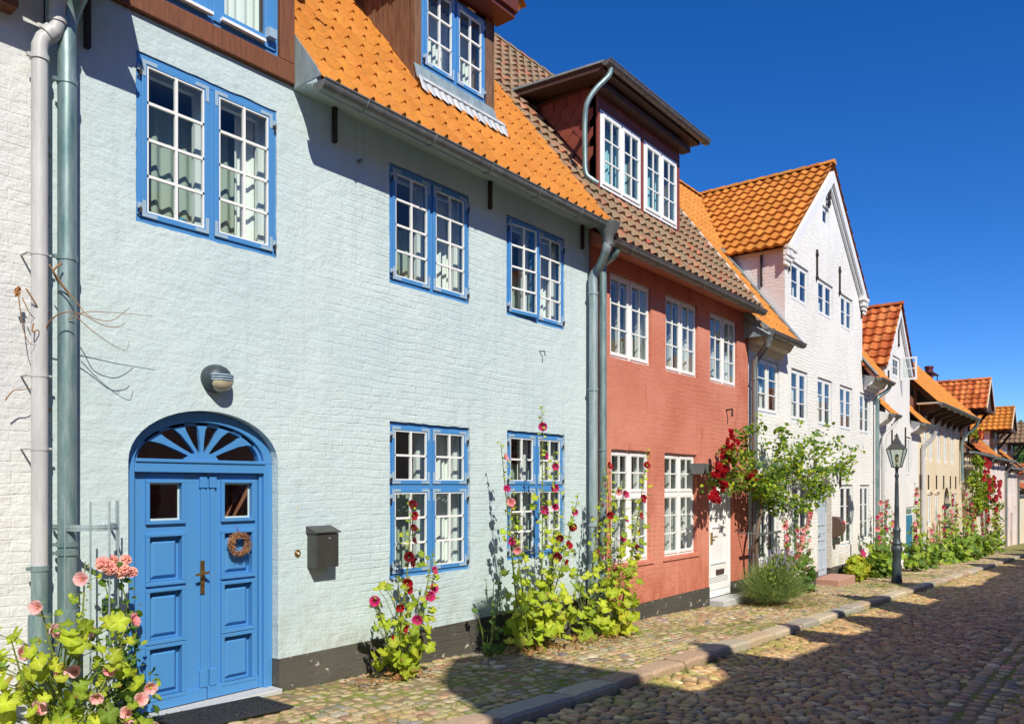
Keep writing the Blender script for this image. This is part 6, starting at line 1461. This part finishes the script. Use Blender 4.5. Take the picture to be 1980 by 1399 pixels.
for k in range(16): put_flower(Fb, r.choice(['red','red','yellow']), Vector((42.3+r.gauss(0,.25), 5.5, 4.1+r.gauss(0,.15))), r.uniform(1.3,2), Vector((-.5,-1,.1)), r)

# ================================================================== ground litter, weeds in the joints
r = random.Random(47); mb = MB()
def tuft(x, y, z, n, h, r):
    for k in range(n):
        a = r.uniform(0,6.28); q = Vector((x+r.gauss(0,.012), y+r.gauss(0,.012), z-.01)); d = Vector((math.cos(a)*.8, math.sin(a)*.8, r.uniform(.35,1.2))).normalized()*h*r.uniform(.5,1.2); wd = Vector((-math.sin(a), math.cos(a), 0))*h*r.uniform(.12,.3)
        mb.add([q, q+d*.55+wd, q+d, q+d*.55-wd], [(0,1,2,3)], vary(r.choice([(.20,.34,.03),(.28,.40,.04),(.14,.26,.03)]), .2, r))
hubs = [(r.uniform(2,26), r.uniform(KY1+.05, 5.95)) for _ in range(150)]
for hx, hy in hubs:
    for k in range(r.randint(4,18)):
        x, y = hx+r.gauss(0,.12), hy+r.gauss(0,.06)
        if KY1+.02 < y < 5.97: tuft(x, y, gz(x), 6, .027, r)
hubs = [(3+22*r.random()**1.1, KY0-.05-abs(r.gauss(0,.5)) if r.random() < .6 else r.uniform(.3,KY0-.1)) for _ in range(190)]
for hx, hy in hubs:
    for k in range(r.randint(4,16)):
        x, y = hx+r.gauss(0,.12), hy+r.gauss(0,.08)
        if y < KY0-.02: tuft(x, y, gz(x)+RD-.008, 6, .026, r)
for k in range(420):
    x = 1+30*r.random()**1.3; y = r.choice([KY0-.02, KY1+.015, 5.975]); z = gz(x)+(RD if y < KY0 else 0); tuft(x, min(y+r.gauss(0,.01), 5.98), z, 6, .028, r)
tag(mb.build('grass', M['leaf'], tint=True), 'short green weeds growing in the joints of the paving', 'weeds', kind='stuff')
mb = MB()
def flake(x, y, z, s, c):
    t, b = frame_of(Vector((r.gauss(0,.4), r.gauss(0,.4), 1)), r); q = Vector((x,y,z)); mb.add([q-t*s, q+b*s*.6+Z_*s*.3, q+t*s, q-b*s*.6], [(0,1,2,3)], vary(c, .2, r))
for (cx, cy, n, sp) in ((5.25,5.6,260,.3),(7.6,5.5,420,.5),(8.6,5.4,320,.4),(14.6,4.9,420,.7),(16.5,5.2,240,.6),(21.6,5.3,150,.5)):
    for k in range(n):
        x, y = cx+r.gauss(0,sp), cy+r.gauss(0,sp*.35); 
        if KY1 < y < 5.97: flake(x, y, gz(x)+.008+r.random()*.015, r.uniform(.006,.026), r.choice([(.50,.30,.12),(.40,.20,.07),(.60,.42,.20),(.28,.13,.05)]))
for k in range(330):
    x = 2.6+18*r.random()**1.4; y = r.uniform(KY1, 5.95); flake(x, y, gz(x)+.010, r.uniform(.005,.012), r.choice([(.45,.02,.15),(.6,.1,.3),(.3,.01,.05),(.7,.45,.45)]))
tag(mb.build('fallen_leaves', M['leaf'], tint=True), 'withered leaves and petals scattered on the pavement', 'leaf litter', kind='stuff')

# ================================================================== wooded hill behind the street
mb = MB(); n = 26
vs = []
for i in range(n+1):
    for j in range(n+1):
        x = 110+220*i/n; y = -60+150*j/n; h = 17*math.exp(-((x-190)/60)**2-((y-24)/30)**2)+gz(110)-2; vs.append((x,y,h))
mb.add(vs, [(i*(n+1)+j,(i+1)*(n+1)+j,(i+1)*(n+1)+j+1,i*(n+1)+j+1) for i in range(n) for j in range(n)], (.06,.12,.02)); tag(mb.build('hill', M['leaf'], tint=True, smooth=True), kind='structure')
mb = MB(); r = random.Random(53)
cents = []
for k in range(90):
    x = r.uniform(135,200); y = r.uniform(-5,60); h = 17*math.exp(-((x-190)/60)**2-((y-24)/30)**2)+gz(110)-2; cents.append((Vector((x,y,h+2.2)), r.uniform(1.8,3.0)))
leafcloud(mb, cents, 9000, .8, r, [(.05,.13,.02),(.08,.17,.025),(.11,.20,.03)]); tag(mb.build('woodland', M['leaf'], tint=True), 'green wooded hillside far behind the last houses', 'woodland', kind='stuff')
